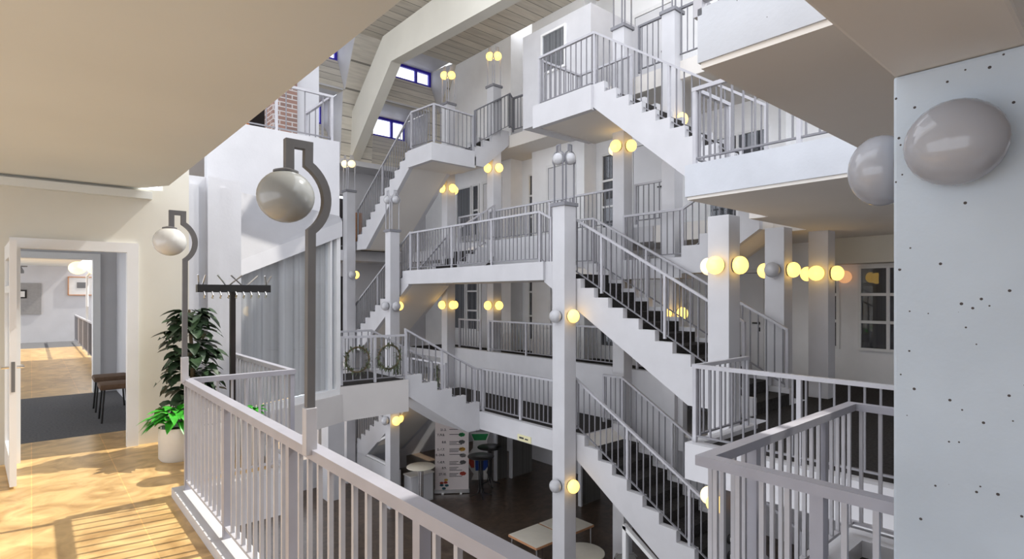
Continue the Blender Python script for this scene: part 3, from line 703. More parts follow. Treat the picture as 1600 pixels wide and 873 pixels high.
# left flights
railing('handrail of the upper left stair with its landing', [(7.26, 15.3, R1+.25), (7.26, 12.25, G2+.2), (7.26, 11.22, G2+.14), (8.42, 11.22, G2+.1)], .92, .125, 1.5)
railing('handrail of the short stair at the top left', [(8.45, 11.17, G2+.25), (9.6, 11.17, R2+.2), (9.72, 11.17, R2+.1), (9.72, 9.8, R2+.05)], .9, .12, 1.3, mat='darkrail')
railing('handrail of the middle left stair', [(7.26, 15.8, R0+.2), (7.26, 12.3, G1+.12)], .92, .125, 1.5)
railing('rear handrail of the middle left stair', [(8.38, 15.8, R0+.2), (8.38, 12.3, G1+.12)], .92, .14, 1.5)
railing('handrail of the lowest left stair below the bridge', [(7.26, 15.4, LOW+.2), (7.26, 12.4, G0)], .9, .14, 1.6)
railing('near railing of the bridge hung with wreaths', [(4.1, 9.29, .02), (5.38, 9.29, .0)], .84, .14, .6)
railing('sunlit handrail of the short stair below the bridge', [(5.4, 9.33, .08), (7.05, 9.33, G0+.1), (7.22, 9.33, G0+.06)], .86, .15, .85)
railing('rear railing of the bridge', [(4.1, 10.75, .02), (5.4, 10.75, .02), (6.9, 10.75, G0+.15)], .84, .15, 1.)
railing('handrail of the short stair behind the middle landing', [(7.75, 10.9, G1+.2), (8.85, 10.9, R1+.1)], .85, .13, 1.1)
# back galleries
railing('back gallery railing left of the middle landing column', [(8.92, 11.55, .16), (8.92, 12.5, .16)], .78, .112, .9)
railing('back gallery railing right of the middle landing column', [(8.9, 6.95, .16), (8.9, 11.15, .16)], .78, .112, 1.2)
railing('back gallery railing right of the column behind the middle stair', [(8.9, 5.5, .16), (8.9, 6.55, .16)], .78, .112, 1.1)
railing('upper back gallery railing behind the left end of the middle landing', [(8.92, 11.55, 2.98), (8.92, 12.5, 2.98)], .76, .112, .9)
railing('upper back gallery railing behind the unlit hoop lamps', [(8.9, 6.95, 2.98), (8.9, 11.15, 2.98)], .76, .112, 1.2)
railing('upper back gallery railing ending right of the column behind the middle stair', [(8.9, 5.75, 2.98), (8.9, 6.58, 2.98)], .76, .112, .9)
railing('railing on the slab strip bending up toward the upper gallery', [(8.5, 6.55, G1+.1), (8.5, 5.3, G1+.1), (8.5, 4.2, R1-.1)], .84, .125, 1.1)
railing('top gallery railing beside the white door', [(8.9, 5.15, R2+.05), (8.9, 6.5, R2+.05)], .9, .12, 1.3, mat='darkrail')
railing('railing of the far gallery at the foot of the upper left stair', [(5.6, 15.5, R1+.05), (7.1, 15.5, R1+.05)], .85, .13, 1.4, mat='darkrail')
railing('railing on top of the tall white parapet, brick pillar behind', [(2.1, 9.42, 4.28), (3.98, 9.42, 4.28), (3.98, 10.6, 4.28)], .80, .30, .9)
railing('sunlit white railing far down the corridor', [(1.12, 12.2, .04), (1.12, 24., .04)], .88, .16, 2.)

# ================================================================== DOORS, WINDOWS, WALL DETAILS
def door_x(x, y0, y1, z0, h, label, k):
    """door in a wall facing -X: leaf, frame seam, handle"""
    root = thing('door_'+str(k), (x, (y0+y1)/2, z0), label, 'door'); root['kind'] = 'structure'
    m = MB()
    for a0, a1, c0, c1 in ((y0-.08, y0, z0, z0+h+.08), (y1, y1+.08, z0, z0+h+.08), (y0, y1, z0+h, z0+h+.08)): m.box(x-.035, x, a0, a1, c0, c1)
    obj('door_frame', m, 'frame', root)
    dl_ = obj('door_leaf', MB().box(x-.02, x-.002, y0+.012, y1-.012, z0+.01, z0+h-.012), 'doorleaf', root)
    obj('door_seam', MB().box(x-.012, x-.0015, y0, y1, z0, z0+h), 'seam', root)
    yy = y0+.09
    obj('door_handle', MB().box(x-.06, x-.045, yy, yy+.14, z0+1.03, z0+1.06).box(x-.05, x-.018, yy, yy+.025, z0+1.02, z0+1.07).box(x-.03, x-.018, yy-.005, yy+.03, z0+.88, z0+.96), 'black', dl_)
k = 1
for y0, y1, z0, lab in ((12.55, 13.4, R0, 'white door beside the large dark window of the back gallery'), (12.5, 13.3, R1, 'white door beside the curtained window of the upper back gallery'),
                        (9.6, 10.5, R1, 'white door behind the unlit hoop lamps'), (6.85, 7.75, R1, 'white door right of the column behind the middle stair'),
                        (6.75, 7.7, R2, 'white door between two columns on the top gallery'), (10.0, 10.9, R2, 'white door left of the boxed room on the top gallery'), (9.5, 10.4, R0, 'door on the back gallery behind the tall column')):
    door_x(10.4, y0, y1, z0, 2.05, lab, k); k += 1
door_x(10.95, 5.0, 5.8, R0, 2.05, 'door in the shaded recess behind the front gallery column', k)
def win_x(x, y0, y1, z0, z1, rows, colsn, label, k, mat='darkcurtain', fr=.05):
    root = thing('window_'+str(k), (x, (y0+y1)/2, z0), label, 'window'); root['kind'] = 'structure'
    m = MB(); t = fr
    m.box(x-.05, x, y0, y1, z0, z0+t); m.box(x-.05, x, y0, y1, z1-t, z1)
    for j in range(colsn+1):
        yy = y0+(y1-y0-t)*j/colsn; m.box(x-.05, x, yy, yy+t, z0+t, z1-t)
    for i in range(1, rows):
        zz = z0+(z1-z0-t)*i/rows
        for j in range(colsn):
            ya = y0+(y1-y0-t)*j/colsn+t; yb = y0+(y1-y0-t)*(j+1)/colsn; m.box(x-.05, x, ya, yb, zz, zz+t)
    wf = obj('window_frame', m, 'frame', root)
    obj('pane', MB().box(x-.028, x-.022, y0+.02, y1-.02, z0+.02, z1-.02), 'glass', wf)
    obj('curtain', MB().box(x-.012, x-.002, y0+.02, y1-.02, z0+.02, z1-.02), mat, root)
k = 7
for x, y0, y1, z0, z1, r, c, lab in (
  (10.4, 13.55, 14.15, .5, 2.35, 3, 1, 'three-pane strip window beside the back gallery door'), (10.4, 14.2, 15.1, .5, 2.35, 1, 1, 'large dark curtained window of the back gallery'),
  (10.85, 11.25, 11.75, .3, 2.4, 3, 1, 'narrow three-pane window in the back gallery recess'), (10.85, 8.5, 9.1, .3, 2.4, 3, 1, 'narrow window in the right recess of the back gallery'),
  (10.4, 13.5, 13.85, R1+.5, R1+2.1, 2, 1, 'narrow two-pane window of the upper back gallery'), (10.4, 13.9, 14.7, R1+.5, R1+2.1, 1, 1, 'curtained window behind the left end of the upper gallery'),
  (10.85, 11.3, 11.75, R1+.3, R1+2.15, 3, 1, 'narrow window in the upper back gallery recess'), (10.85, 8.55, 9.05, R1+.2, R1+2.2, 3, 1, 'narrow window behind the unlit hoop lamps'),
  (10.95, 4.9, 6.2, R1+.1, R1+2.0, 1, 2, 'wide dark window behind the end of the upper stair'),
  (11.15, 2.5, 3.42, .62, 2.12, 3, 2, 'white-framed gallery window with six panes beside the pier'), (11.15, 3.72, 4.15, .62, 2.12, 3, 1, 'narrow gallery window beside the last column'),
  (8.75, 8.28, 9.05, 6.55, 7.48, 1, 1, 'dark curtained window of the boxed room at the top')):
    win_x(x, y0, y1, z0, z1, r, c, lab, k, 'midcurtain' if x == 8.75 or 'curtained' in lab else 'darkcurtain'); k += 1
struct('trim_bulkhead', MB().box(10.7, 11.149, .5, 3.7, 2.15, 2.61), 'whitewarm', 'white bulkhead under the gallery ceiling')
# glazing below the lowest stairs
def stair_glass(sg, label, y_hi, z_hi, y_lo, z_lo, yb, zb, kk):
    root = thing('window_'+str(kk), (7.25, (y_hi+yb)/2, zb), label, 'window'); root['kind'] = 'structure'
    m = MB(); t = .06
    m.beam((7.25, y_hi, zb), (7.25, y_hi, z_hi), .08, .08) if False else m.box(7.21, 7.29, min(y_hi, y_hi+sg*.07), max(y_hi, y_hi+sg*.07), zb, z_hi)
    m.beam((7.25, y_hi, z_hi), (7.25, y_lo, z_lo), .08, .06); m.beam((7.25, y_hi, zb), (7.25, y_lo, zb), .08, .06)
    obj('window_frame', m, 'frame', root)
    obj('pane', MB().prism([(y_hi, zb), (y_hi, z_hi), (y_lo, z_lo), (y_lo, zb)], 'x', 7.245, 7.255), 'glass', root)
stair_glass(-1, 'glazing under the lowest right stair', 5.6, -2.12, 3.9, -3.15, 0, HALL+.06, k); k += 1
stair_glass(1, 'triangular window under the lowest left stair', 12.95, -1.95, 14.9, -2.85, 0, -2.95, k); k += 1
struct('wall_understair', MB().box(7.2, 7.35, 12.95, 15.45, HALL, -2.99), 'white', 'white base below the triangular window')
# white pillar and column stub under the bridge
tag(obj('column', MB().box(5.9, 6.35, 14.2, 14.65, HALL, -.3, .01), 'white'), 'sunlit white pillar below the bridge', 'column')

# the open door leaf at far left
dl = thing('door_'+str(k), (-.15, 7.06, .02), 'open glazed white door leaf at the far left edge', 'door'); dl['kind'] = 'structure'
hx, fx = Vector((-.17, 7.04, 0)), Vector((-.115, 6.15, 0)); dd = (fx-hx).normalized(); dn = Vector((dd.y, -dd.x, 0))
def leafq(f0, f1, z0, z1, th=.022):
    A = hx.lerp(fx, f0); B = hx.lerp(fx, f1)
    return [tuple(p) for p in ((A+dn*th)+Vector((0, 0, z0)), (B+dn*th)+Vector((0, 0, z0)), (B-dn*th)+Vector((0, 0, z0)), (A-dn*th)+Vector((0, 0, z0)),
            (A+dn*th)+Vector((0, 0, z1)), (B+dn*th)+Vector((0, 0, z1)), (B-dn*th)+Vector((0, 0, z1)), (A-dn*th)+Vector((0, 0, z1)))]
m = MB(); m.hexa(leafq(0, .1, .02, 2.05)); m.hexa(leafq(.88, 1, .02, 2.05)); m.hexa(leafq(.1, .88, .02, .25)); m.hexa(leafq(.1, .88, 1.92, 2.05)); m.hexa(leafq(.1, .88, 1.62, 1.68))
lf = obj('leaf_frame', m, 'frame', dl)
obj('pane', MB().hexa(leafq(.1, .88, .25, 1.92, .004)), 'glass', dl)
p = hx.lerp(fx, .94)
obj('door_handle', MB().tube([p+dn*.02+Vector((0, 0, 1.0)), p+dn*.065+Vector((0, 0, 1.0)), p+dn*.065-dd*.12+Vector((0, 0, 1.0))], .011).tube([p-dn*.02+Vector((0, 0, 1.0)), p-dn*.065+Vector((0, 0, 1.0)), p-dn*.065-dd*.12+Vector((0, 0, 1.0))], .011), 'chrome', lf)
obj('lock_plate', MB().hexa([tuple(v) for v in (fx+dd*.001-dn*.012+Vector((0, 0, .8)), fx+dd*.003-dn*.012+Vector((0, 0, .8)), fx+dd*.003+dn*.012+Vector((0, 0, .8)), fx+dd*.001+dn*.012+Vector((0, 0, .8)), fx+dd*.001-dn*.012+Vector((0, 0, 1.05)), fx+dd*.003-dn*.012+Vector((0, 0, 1.05)), fx+dd*.003+dn*.012+Vector((0, 0, 1.05)), fx+dd*.001+dn*.012+Vector((0, 0, 1.05)))]), 'panel', dl)

# ================================================================== CORRIDOR THINGS
pb = thing('pinboard', (-.45, 24.68, 1.0), 'grey pinboard with a few notices on the far corridor wall', 'pinboard')
obj('board_panel', MB().box(-1.25, 1.25-1.0, 24.66, 24.70, .95, 2.0), 'board', pb)
for x0, z0, w_, h_, mt, bm_ in ((-.62, 1.84, .2, .16, 'black', 1), (-1.0, 1.55, .28, .2, 'paper', 0), (-.42, 1.5, .3, .28, 'black', 1)):
    n_ = obj('notice', MB().box(x0, x0+w_, 24.64, 24.66, z0, z0+h_), mt, pb)
    if bm_: obj('notice_sheet', MB().box(x0+.03, x0+w_-.05, 24.634, 24.64, z0+.04, z0+h_-.05), 'paper', n_)
pc = thing('framed_picture', (1.5, 24.68, 1.5), 'framed picture with a dark centre on the far corridor wall', 'picture')
obj('picture_mount', MB().box(.98, 1.72, 24.67, 24.70, 1.62, 2.22), 'paper', pc); obj('picture_print', MB().box(1.2, 1.48, 24.66, 24.67, 1.85, 2.05), 'panel', pc)
m = MB()
for x0, x1, z0, z1 in ((.95, 1.75, 1.59, 1.62), (.95, 1.75, 2.22, 2.25), (.95, .98, 1.62, 2.22), (1.72, 1.75, 1.62, 2.22)): m.box(x0, x1, 24.65, 24.70, z0, z1)
obj('picture_frame', m, 'wood', pc)
def stool(x, y, label):
    r = thing('stool', (x, y, 0), label, 'stool', 'stools in the corridor')
    obj('seat', MB().box(x-.2, x+.2, y-.2, y+.2, .41, .48, .028), 'stool', r, True)
    for sx in (-1, 1):
        for sy in (-1, 1): obj('leg', MB().tube([(x+sx*.15, y+sy*.15, .415), (x+sx*.18, y+sy*.18, 0)], .012), 'black', r)
stool(.84, 8.75, 'brown padded stool nearest the door in the corridor'); stool(.84, 9.6, 'brown padded stool behind the nearer one in the corridor')
cl = thing('post_lamp', (1.12, 18.6, .92), 'white post lamp with two globes on the corridor railing', 'lamp')
obj('post_sleeve', MB().box(1.095, 1.145, 18.575, 18.625, .92, 1.3), 'frame', cl)
obj('lamp_post', MB().tube([(1.12, 18.6, 1.3), (1.12, 18.6, 2.1), (1.2, 18.6, 2.22)], .03), 'frame', cl)
for x in (.92, 1.3): obj('globe', MB().sphere((x, 18.6, 2.32), .2, .85), 'litpale', cl, True)
sp = thing('ceiling_spotlight', (-.3, 23.6, 2.6), 'small dark spotlight under the corridor ceiling', 'lamp')
obj('spot_bracket', MB().box(-.5, -.1, 23.57, 23.63, 2.5, 2.54).box(-.32, -.28, 23.57, 23.63, 2.54, 2.6), 'panel', sp); obj('spot_head', MB().lathe([(.06, 0), (.12, -.12), (.12, -.2)], (-.3, 23.6, 2.5), 16), 'panel', sp, True)

# ================================================================== PLANTS AND COAT RACK
def leaf(mb, p, d, L, W, droop=.3, notch=None):
    p = Vector(p); d = Vector(d).normalized(); s = d.cross(Vector((0, 0, 1)))
    s = s.normalized() if s.length > 1e-3 else Vector((1, 0, 0)); u = s.cross(d)
    prof = ((0, .25), (.12, .85), (.38, 1.), (.62, .88), (.84, .52), (1., .03)) if notch is not None else ((0, .1), (.16, .78), (.4, 1.), (.68, .72), (.88, .32), (1., .02))
    rows = []
    for f, w in prof:
        c = p+d*L*f+Vector((0, 0, -droop*L*f*f))
        ww = W*w/2
        rows.append((mb.b.verts.new(c-s*ww+u*ww*.35), mb.b.verts.new(c), mb.b.verts.new(c+s*ww+u*ww*.35)))
    for i in range(len(rows)-1):
        for k in (0, 1):
            if notch and i in (1, 3) and k == (i//2) % 2: continue
            mb.b.faces.new((rows[i][k], rows[i][k+1], rows[i+1][k+1], rows[i+1][k]))
def pot(name, x, y, r, h, parent, mat='pot'):
    o = obj(name, MB().lathe([(r*.88, 0), (r, .03), (r, h), (r*.9, h), (r*.88, h-.06), (.001, h-.06)], (x, y, parent.location.z), 32), mat, parent, True)
    obj('soil', MB().lathe([(r*.86, h-.055), (r*.86, h-.04), (.001, h-.03)], (x, y, parent.location.z), 20), 'soil', o)
    return o
t = thing('potted_monstera', (1.26, 6.6, 0), 'tall dark green climbing plant by the post lamp at the left', 'plant')
pot('planter', 1.26, 6.6, .2, .3, t)
obj('stem', MB().tube([(1.26, 6.6, .2), (1.28, 6.59, .8), (1.25, 6.61, 1.45)], [.03, .025, .012]), 'stem', t)
m = MB(); rnd = random.Random(3)
for i in range(190):
    z = .38+1.08*rnd.random(); a_ = rnd.random()*2*PI; r_ = .02+.17*rnd.random()*(1.1-.35*(z-.4))
    if z > 1.3: r_ *= .7
    leaf(m, (1.27+r_*math.cos(a_), 6.6+r_*math.sin(a_), z), (math.cos(a_), math.sin(a_), .15*rnd.uniform(-1, 1)), rnd.uniform(.13, .21), rnd.uniform(.12, .18), rnd.uniform(.2, .8), rnd.random() < .5)
obj('foliage', m, 'leafdark', t, True)
t = thing('potted_plant', (1.09, 6.25, 0), 'bright green leafy plant in a round white planter beside the railing', 'plant')
pot('planter', 1.09, 6.25, .17, .32, t)
m = MB()
for i in range(44):
    a_ = rnd.random()*2*PI; e = rnd.uniform(.0, 1.1)
    leaf(m, (1.05+.07*math.cos(a_), 6.25+.07*math.sin(a_), .33+.16*rnd.random()), (math.cos(a_)-.25, math.sin(a_), e), rnd.uniform(.16, .27), rnd.uniform(.07, .12), rnd.uniform(.3, .9))
obj('foliage', m, 'leafbright', t, True)
t = thing('potted_plant', (1.6, 5.6, 0), 'small pale green plant in a white pot behind the short railing', 'plant')
pot('planter', 1.6, 5.6, .1, .42, t); m = MB()
for i in range(30):
    a_ = rnd.random()*2*PI; leaf(m, (1.6+.03*math.cos(a_), 5.6+.03*math.sin(a_), .4+.12*rnd.random()), (math.cos(a_), math.sin(a_), rnd.uniform(.3, 1.5)), .12, .05, .5)
obj('foliage', m, 'leafbright', t, True)
for x, y, r_, h_, lab in ((1.2, 5.55, .15, .46, 'white round planter behind the corner of the foreground railing'), (1.42, 5.93, .15, .5, 'white round planter in front of the coat rack')):
    t = thing('planter', (x, y, 0), lab, 'planter', 'white planters'); pot('planter_body', x, y, r_, h_, t)
t = thing('coat_rack', (1.62, 6.42, 0), 'black coat rack with a long hook bar in front of the pilasters', 'coat rack')
obj('pole', MB().box(1.595, 1.645, 6.395, 6.445, .02, 1.66), 'darkwood', t)
obj('foot', MB().box(1.32, 1.92, 6.38, 6.46, 0, .04).box(1.58, 1.66, 6.14, 6.7, .0, .038), 'darkwood', t)
obj('hook_bar', MB().box(1.28, 2.0, 6.38, 6.46, 1.63, 1.71), 'black', t)
for i in range(9): 
    xx = 1.34+.075*i
    obj('hook', MB().tube([(xx, 6.38, 1.635), (xx, 6.34, 1.60), (xx, 6.36, 1.575)], .008, 6).sphere((xx, 6.36, 1.575), .012, 1, 8), 'steel', t)
for (xa, xb) in ((1.30, 1.28), (1.33, 1.35), (1.56, 1.46), (1.58, 1.70), (1.72, 1.59), (1.76, 1.86), (1.97, 1.93), (1.95, 2.0)):
    obj('hat_peg', MB().tube([(xa, 6.42, 1.70), (xb, 6.36, 1.81)], .008, 6), 'steel', t)
def wreath(x, y, z, r, label):
    m = MB(); rnd = random.Random(int(x*100)); root = thing('wreath', (x, y, z-r), label, 'wreath', 'wreaths on the bridge railing')
    obj('ring', MB().tube([(x+r*math.cos(2*PI*k/28), y, z+r*math.sin(2*PI*k/28)) for k in range(28)], .016, 6, True), 'stem', root)
    for i in range(150):
        a_ = 2*PI*rnd.random(); p = (x+r*math.cos(a_), y+rnd.uniform(-.03, .03), z+r*math.sin(a_))
        leaf(m, p, (rnd.uniform(-1, 1), rnd.uniform(-.6, .6), rnd.uniform(-1, 1)), .08, .03, .1)
    obj('foliage', m, 'leafdry', root, True)
wreath(4.36, 9.2, .46, .22, 'dark leafy wreath on the left half of the bridge railing'); wreath(4.98, 9.2, .46, .22, 'paler leafy wreath on the right half of the bridge railing')
def garland(x, y, z0, z1, label):
    m = MB(); rnd = random.Random(int(x*77)); root = thing('garland', (x, y, z0), label, 'garland', 'leaf garlands on the railings')
    obj('cord', MB().tube([(x, y, z1), (x+.02, y, (z0+z1)/2), (x, y, z0)], .01, 6), 'stem', root)
    for i in range(90): leaf(m, (x+rnd.uniform(-.03, .03), y+rnd.uniform(-.03, .03), z0+(z1-z0)*rnd.random()), (rnd.uniform(-1, 1), rnd.uniform(-1, 1), rnd.uniform(-1, .3)), .1, .035, .3)
    obj('foliage', m, 'leafdry', root, True)
garland(5.95, 10.66, -.5, .35, 'leaf garland hanging on the rear handrail of the bridge'); garland(7.18, 10.95, -.85, -.05, 'leaf garland hanging on the landing railing beyond the bridge')

# behind the tall parapet
tag(obj('brick_pillar', MB().box(3.55, 4.02, 11.2, 11.7, 4.2, 7.6), 'brick'), 'brick pillar behind the railing on the tall parapet', 'pillar')
tag(obj('column', MB().box(4.05, 4.5, 11.3, 11.6, 4.2, 8.6), 'white'), 'white square post right of the brick pillar', 'column')
tag(obj('wall_hanging', MB().box(2.9, 3.35, 12.0, 12.06, 4.3, 5.9, .02), 'orange'), 'orange brown hanging left of the brick pillar', 'hanging')
struct('wall_balcony', MB().box(.5, 4.0, 12.8, 13., 4.2, 7.4), 'darkwood', 'dark wall behind the brick pillar')

# ================================================================== HALL THINGS
def bistro(x, y, label, top, leg, h=1.1, r=.36):
    t = thing('bistro_table', (x, y, HALL), label, 'table', 'bistro tables in the hall'); z = HALL
    obj('table_top', MB().lathe([(r-.012, 0), (r, .008), (r, .022), (r-.012, .03)], (x, y, z+h-.03), 36), top, t, True)
    obj('central_post', MB().tube([(x, y, z+.28), (x, y, z+h-.03)], .03, 12), leg, t)
    for k_ in range(4):
        a_ = PI/4+k_*PI/2+.3; c, s_ = math.cos(a_), math.sin(a_)
        obj('leg', MB().tube([(x+c*.05, y+s_*.05, z+h-.05), (x+c*.05, y+s_*.05, z+.22), (x+c*.09, y+s_*.09, z+.09), (x+c*.3, y+s_*.3, z+.018)], .015, 8), leg, t)
bistro(7.50, 12.2, 'white bistro table on chrome legs beside the tall left column', 'tabletop', 'chrome')
bistro(9.2, 11.9, 'black bistro table in front, right of the banner', 'black', 'black'); bistro(9.95, 12.45, 'black bistro table behind the front black one', 'black', 'black')
# banner stand facing the camera
bc = Vector((8.75, 12.62, HALL)); bd = Vector((.80, -.60, 0)); bn = Vector((-.60, -.80, 0))
def bq(u, v, o=0): return bc+bd*u+bn*o+Vector((0, 0, v))
def bquad(u0, u1, v0, v1, o0, o1): return [tuple(bq(u0, v0, o1)), tuple(bq(u1, v0, o1)), tuple(bq(u1, v0, o0)), tuple(bq(u0, v0, o0)), tuple(bq(u0, v1, o1)), tuple(bq(u1, v1, o1)), tuple(bq(u1, v1, o0)), tuple(bq(u0, v1, o0))]
ban = thing('roll_up_banner', bc, 'tall pale roll-up banner listing dates, standing in the hall', 'banner')
obj('base_cassette', MB().hexa(bquad(-.48, .48, .02, .1, -.06, .06)), 'steel', ban)
for u in (-.25, .25): obj('foot', MB().hexa(bquad(u-.03, u+.03, 0, .02, -.15, .15)), 'steel', ban)
obj('banner_sheet', MB().hexa(bquad(-.46, .46, .1, 2.1, -.004, .004)), 'poster', ban)
obj('top_bar', MB().hexa(bquad(-.47, .47, 2.1, 2.13, -.012, .012)), 'steel', ban)
def text(s, size, mat, parent, origin, xdir, ndir, name='lettering', bold=0.):
    cu = bpy.data.curves.new(name, 'FONT'); cu.body = s; cu.size = size; cu.extrude = .001; cu.offset = bold; cu.align_x = 'LEFT'
    tmp = bpy.data.objects.new('tmp', cu); C.objects.link(tmp)
    dg = bpy.context.evaluated_depsgraph_get(); me = bpy.data.meshes.new_from_object(tmp.evaluated_get(dg))
    bpy.data.objects.remove(tmp); bpy.data.curves.remove(cu)
    xd = Vector(xdir).normalized(); nd = Vector(ndir).normalized(); yd = nd.cross(xd)
    R = Matrix((xd, yd, nd)).transposed().to_4x4()
    me.transform(R); me.materials.clear(); me.materials.append(M[mat]); me.name = name
    o = link(name, me, parent); o.location = Vector(origin)-(world_loc(parent) if parent else Vector((0, 0, 0))); return o
for s, v in (('21.3.', 1.72), ('7./9.8.', 1.58), ('8.8.', 1.38), ('5.-6.7.', 1.18), ('10.-24.8.', 1.03), ('6.-8.9.', .83), ('8.9.', .67), ('27.10.', .50)):
    text(s, .085, 'ink', ban, bq(-.10-.043*len(s), v, .006), bd, bn, 'lettering', .002)
    m = MB()
    for q_ in range(3 if v not in (1.58, 1.03, 1.72) else 1):
        m.hexa(bquad(-.07, -.07+(.2+.05*((q_*7+int(v*50)) % 4)), v+.03-.038*q_, v+.045-.038*q_, .004, .006))
    obj('text_lines', m, 'ink', ban)
for u, v, mt in ((.27, 1.60, 'green'), (.27, 1.40, 'panel'), (.28, 1.2, 'yellow'), (.30, 1.03, 'board'), (.30, .84, 'panel'), (.30, .53, 'red'), (-.16, .36, 'yellow'), (-.28, .28, 'red'), (-.17, .29, 'red'), (-.22, .13, 'teal'), (-.28, .22, 'teal'), (-.14, .21, 'teal')):
    c0 = bq(u, v, .005); m = MB(); w_ = .09 if v > .5 else .055
    pts = [c0+bd*w_*math.cos(2*PI*i/14)*(1 if v < .5 else 1)+Vector((0, 0, w_*.62*math.sin(2*PI*i/14)+(.012 if i % 2 else 0))) for i in range(14)]
    m.b.faces.new([m.b.verts.new(p_) for p_ in pts]); r = bmesh.ops.solidify(m.b, geom=m.b.faces[:], thickness=.002)
    obj('printed_motif', m, mt, ban)
# generic cut-out display with rounded colour fields
cc = Vector((10.02, 13.0, HALL)); cut = thing('cutout_display', cc, 'standing white-edged cut-out with green, red and blue fields behind the black tables', 'display')
def cq(u, v, o=0): return cc+bd*u*.85+bn*o+Vector((0, 0, v*.72))
def blob(pts, o0, o1, mat, name):
    m = MB(); lo = [m.b.verts.new(cq(u, v, o0)) for u, v in pts]; hi = [m.b.verts.new(cq(u, v, o1)) for u, v in pts]
    fs = [m.b.faces.new(lo), m.b.faces.new(hi)]+[m.b.faces.new((lo[i], lo[(i+1) % len(pts)], hi[(i+1) % len(pts)], hi[i])) for i in range(len(pts))]
    bmesh.ops.recalc_face_normals(m.b, faces=fs); obj(name, m, mat, cut)
blob([(-.30, 0), (.30, 0), (.30, .12), (.22, .3), (.32, .6), (.36, 1.0), (.25, 1.3), (.24, 1.6), (.34, 1.95), (-.36, 1.95), (-.24, 1.65), (-.25, 1.3), (-.42, 1.05), (-.44, .6), (-.22, .24)], -.012, .012, 'paper', 'board_panel')
blob([(-.30, 1.88), (.29, 1.88), (.2, 1.62), (-.2, 1.62)], .012, .016, 'green', 'colour_field')
blob([(-.39, .98), (-.22, 1.1), (-.2, .5), (-.3, .5), (-.39, .68)], .012, .016, 'red', 'colour_field')
blob([(-.18, 1.1), (.3, 1.05), (.28, .55), (.16, .38), (-.16, .38)], .012, .016, 'blue', 'colour_field')
# low white cabinet
cb = thing('cabinet', (7.75, 12.7, HALL), 'low white cabinet behind the white bistro table', 'cabinet')
obj('cabinet_body', MB().box(7.42, 8.1, 12.56, 12.9, HALL, HALL+.72), 'white', cb); obj('cabinet_top', MB().box(7.40, 8.12, 12.54, 12.92, HALL+.72, HALL+.75), 'paper', cb)
obj('cabinet_door', MB().box(7.44, 7.75, 12.545, 12.56, HALL+.05, HALL+.7), 'doorleaf', cb); obj('cabinet_door', MB().box(7.77, 8.08, 12.545, 12.56, HALL+.05, HALL+.7), 'doorleaf', cb)
# folding partitions at the back of the hall
for x0, x1, y, lab in ((10.35, 10.74, 12.62, 'grey pleated partition panel behind the black tables'), (10.84, 11.65, 12.5, 'grey pleated partition panel under the yellow sign'), (10.75, 11.5, 9.65, 'grey pleated partition panel right of the tall column')):
    m = MB(); n = 36; lo, hi = [], []
    for i in range(n+1):
        x = x0+(x1-x0)*i/n; yy = y+(.04 if i % 2 else 0); lo.append(m.b.verts.new((x, yy, HALL+.01))); hi.append(m.b.verts.new((x, yy, -1.25)))
    for i in range(n): m.b.faces.new((lo[i], lo[i+1], hi[i+1], hi[i]))
    bmesh.ops.solidify(m.b, geom=m.b.faces[:], thickness=.03)
    t = thing('folding_partition', ((x0+x1)/2, y, HALL), lab, 'partition', 'pleated partitions in the hall'); obj('pleats', m, 'partition', t); obj('edge_post', MB().box(x0-.06, x0, y-.03, y+.07, HALL, -1.25), 'white', t)
t = thing('cabinet', (7.62, 16.35, R1), 'small orange wooden cabinet on the far upper gallery behind the stair foot', 'cabinet')
obj('cabinet_body', MB().box(7.42, 7.82, 16.2, 16.55, R1, R1+1.25), 'wood', t); obj('cabinet_door', MB().box(7.44, 7.80, 16.18, 16.2, R1+.05, R1+1.2), 'wood', t)
def table(cx, cy, w, d, rot, label, h=.74):
    t = thing('table', (cx, cy, HALL), label, 'table', 'pale tables in the hall'); c, s_ = math.cos(rot), math.sin(rot)
    def P(u, v, z): return (cx+c*u-s_*v, cy+s_*u+c*v, HALL+z)
    def hx(u0, u1, v0, v1, z0, z1): return [P(u0, v0, z0), P(u1, v0, z0), P(u1, v1, z0), P(u0, v1, z0), P(u0, v0, z1), P(u1, v0, z1), P(u1, v1, z1), P(u0, v1, z1)]
    obj('table_edge', MB().hexa(hx(-w/2, w/2, -d/2, d/2, h-.045, h-.004)), 'wood', t); obj('table_top', MB().hexa(hx(-w/2+.006, w/2-.006, -d/2+.006, d/2-.006, h-.004, h)), 'tabletop', t)
    for a_ in (-1, 1):
        for b__ in (-1, 1): obj('leg', MB().tube([P(a_*(w/2-.05), b__*(d/2-.05), h-.045), P(a_*(w/2-.05), b__*(d/2-.05), 0)], .016), 'chrome', t)
table(7.35, 7.9, .75, 1.15, .0, 'pale table with wood edge in the hall, left of the tall column') if False else table(7.50, 7.90, .8, .8, 0, 'pale table with wood edge in the hall, left of the tall column')
table(8.33, 7.90, .8, .8, 0, 'pale table with wood edge in the hall, behind the tall column')
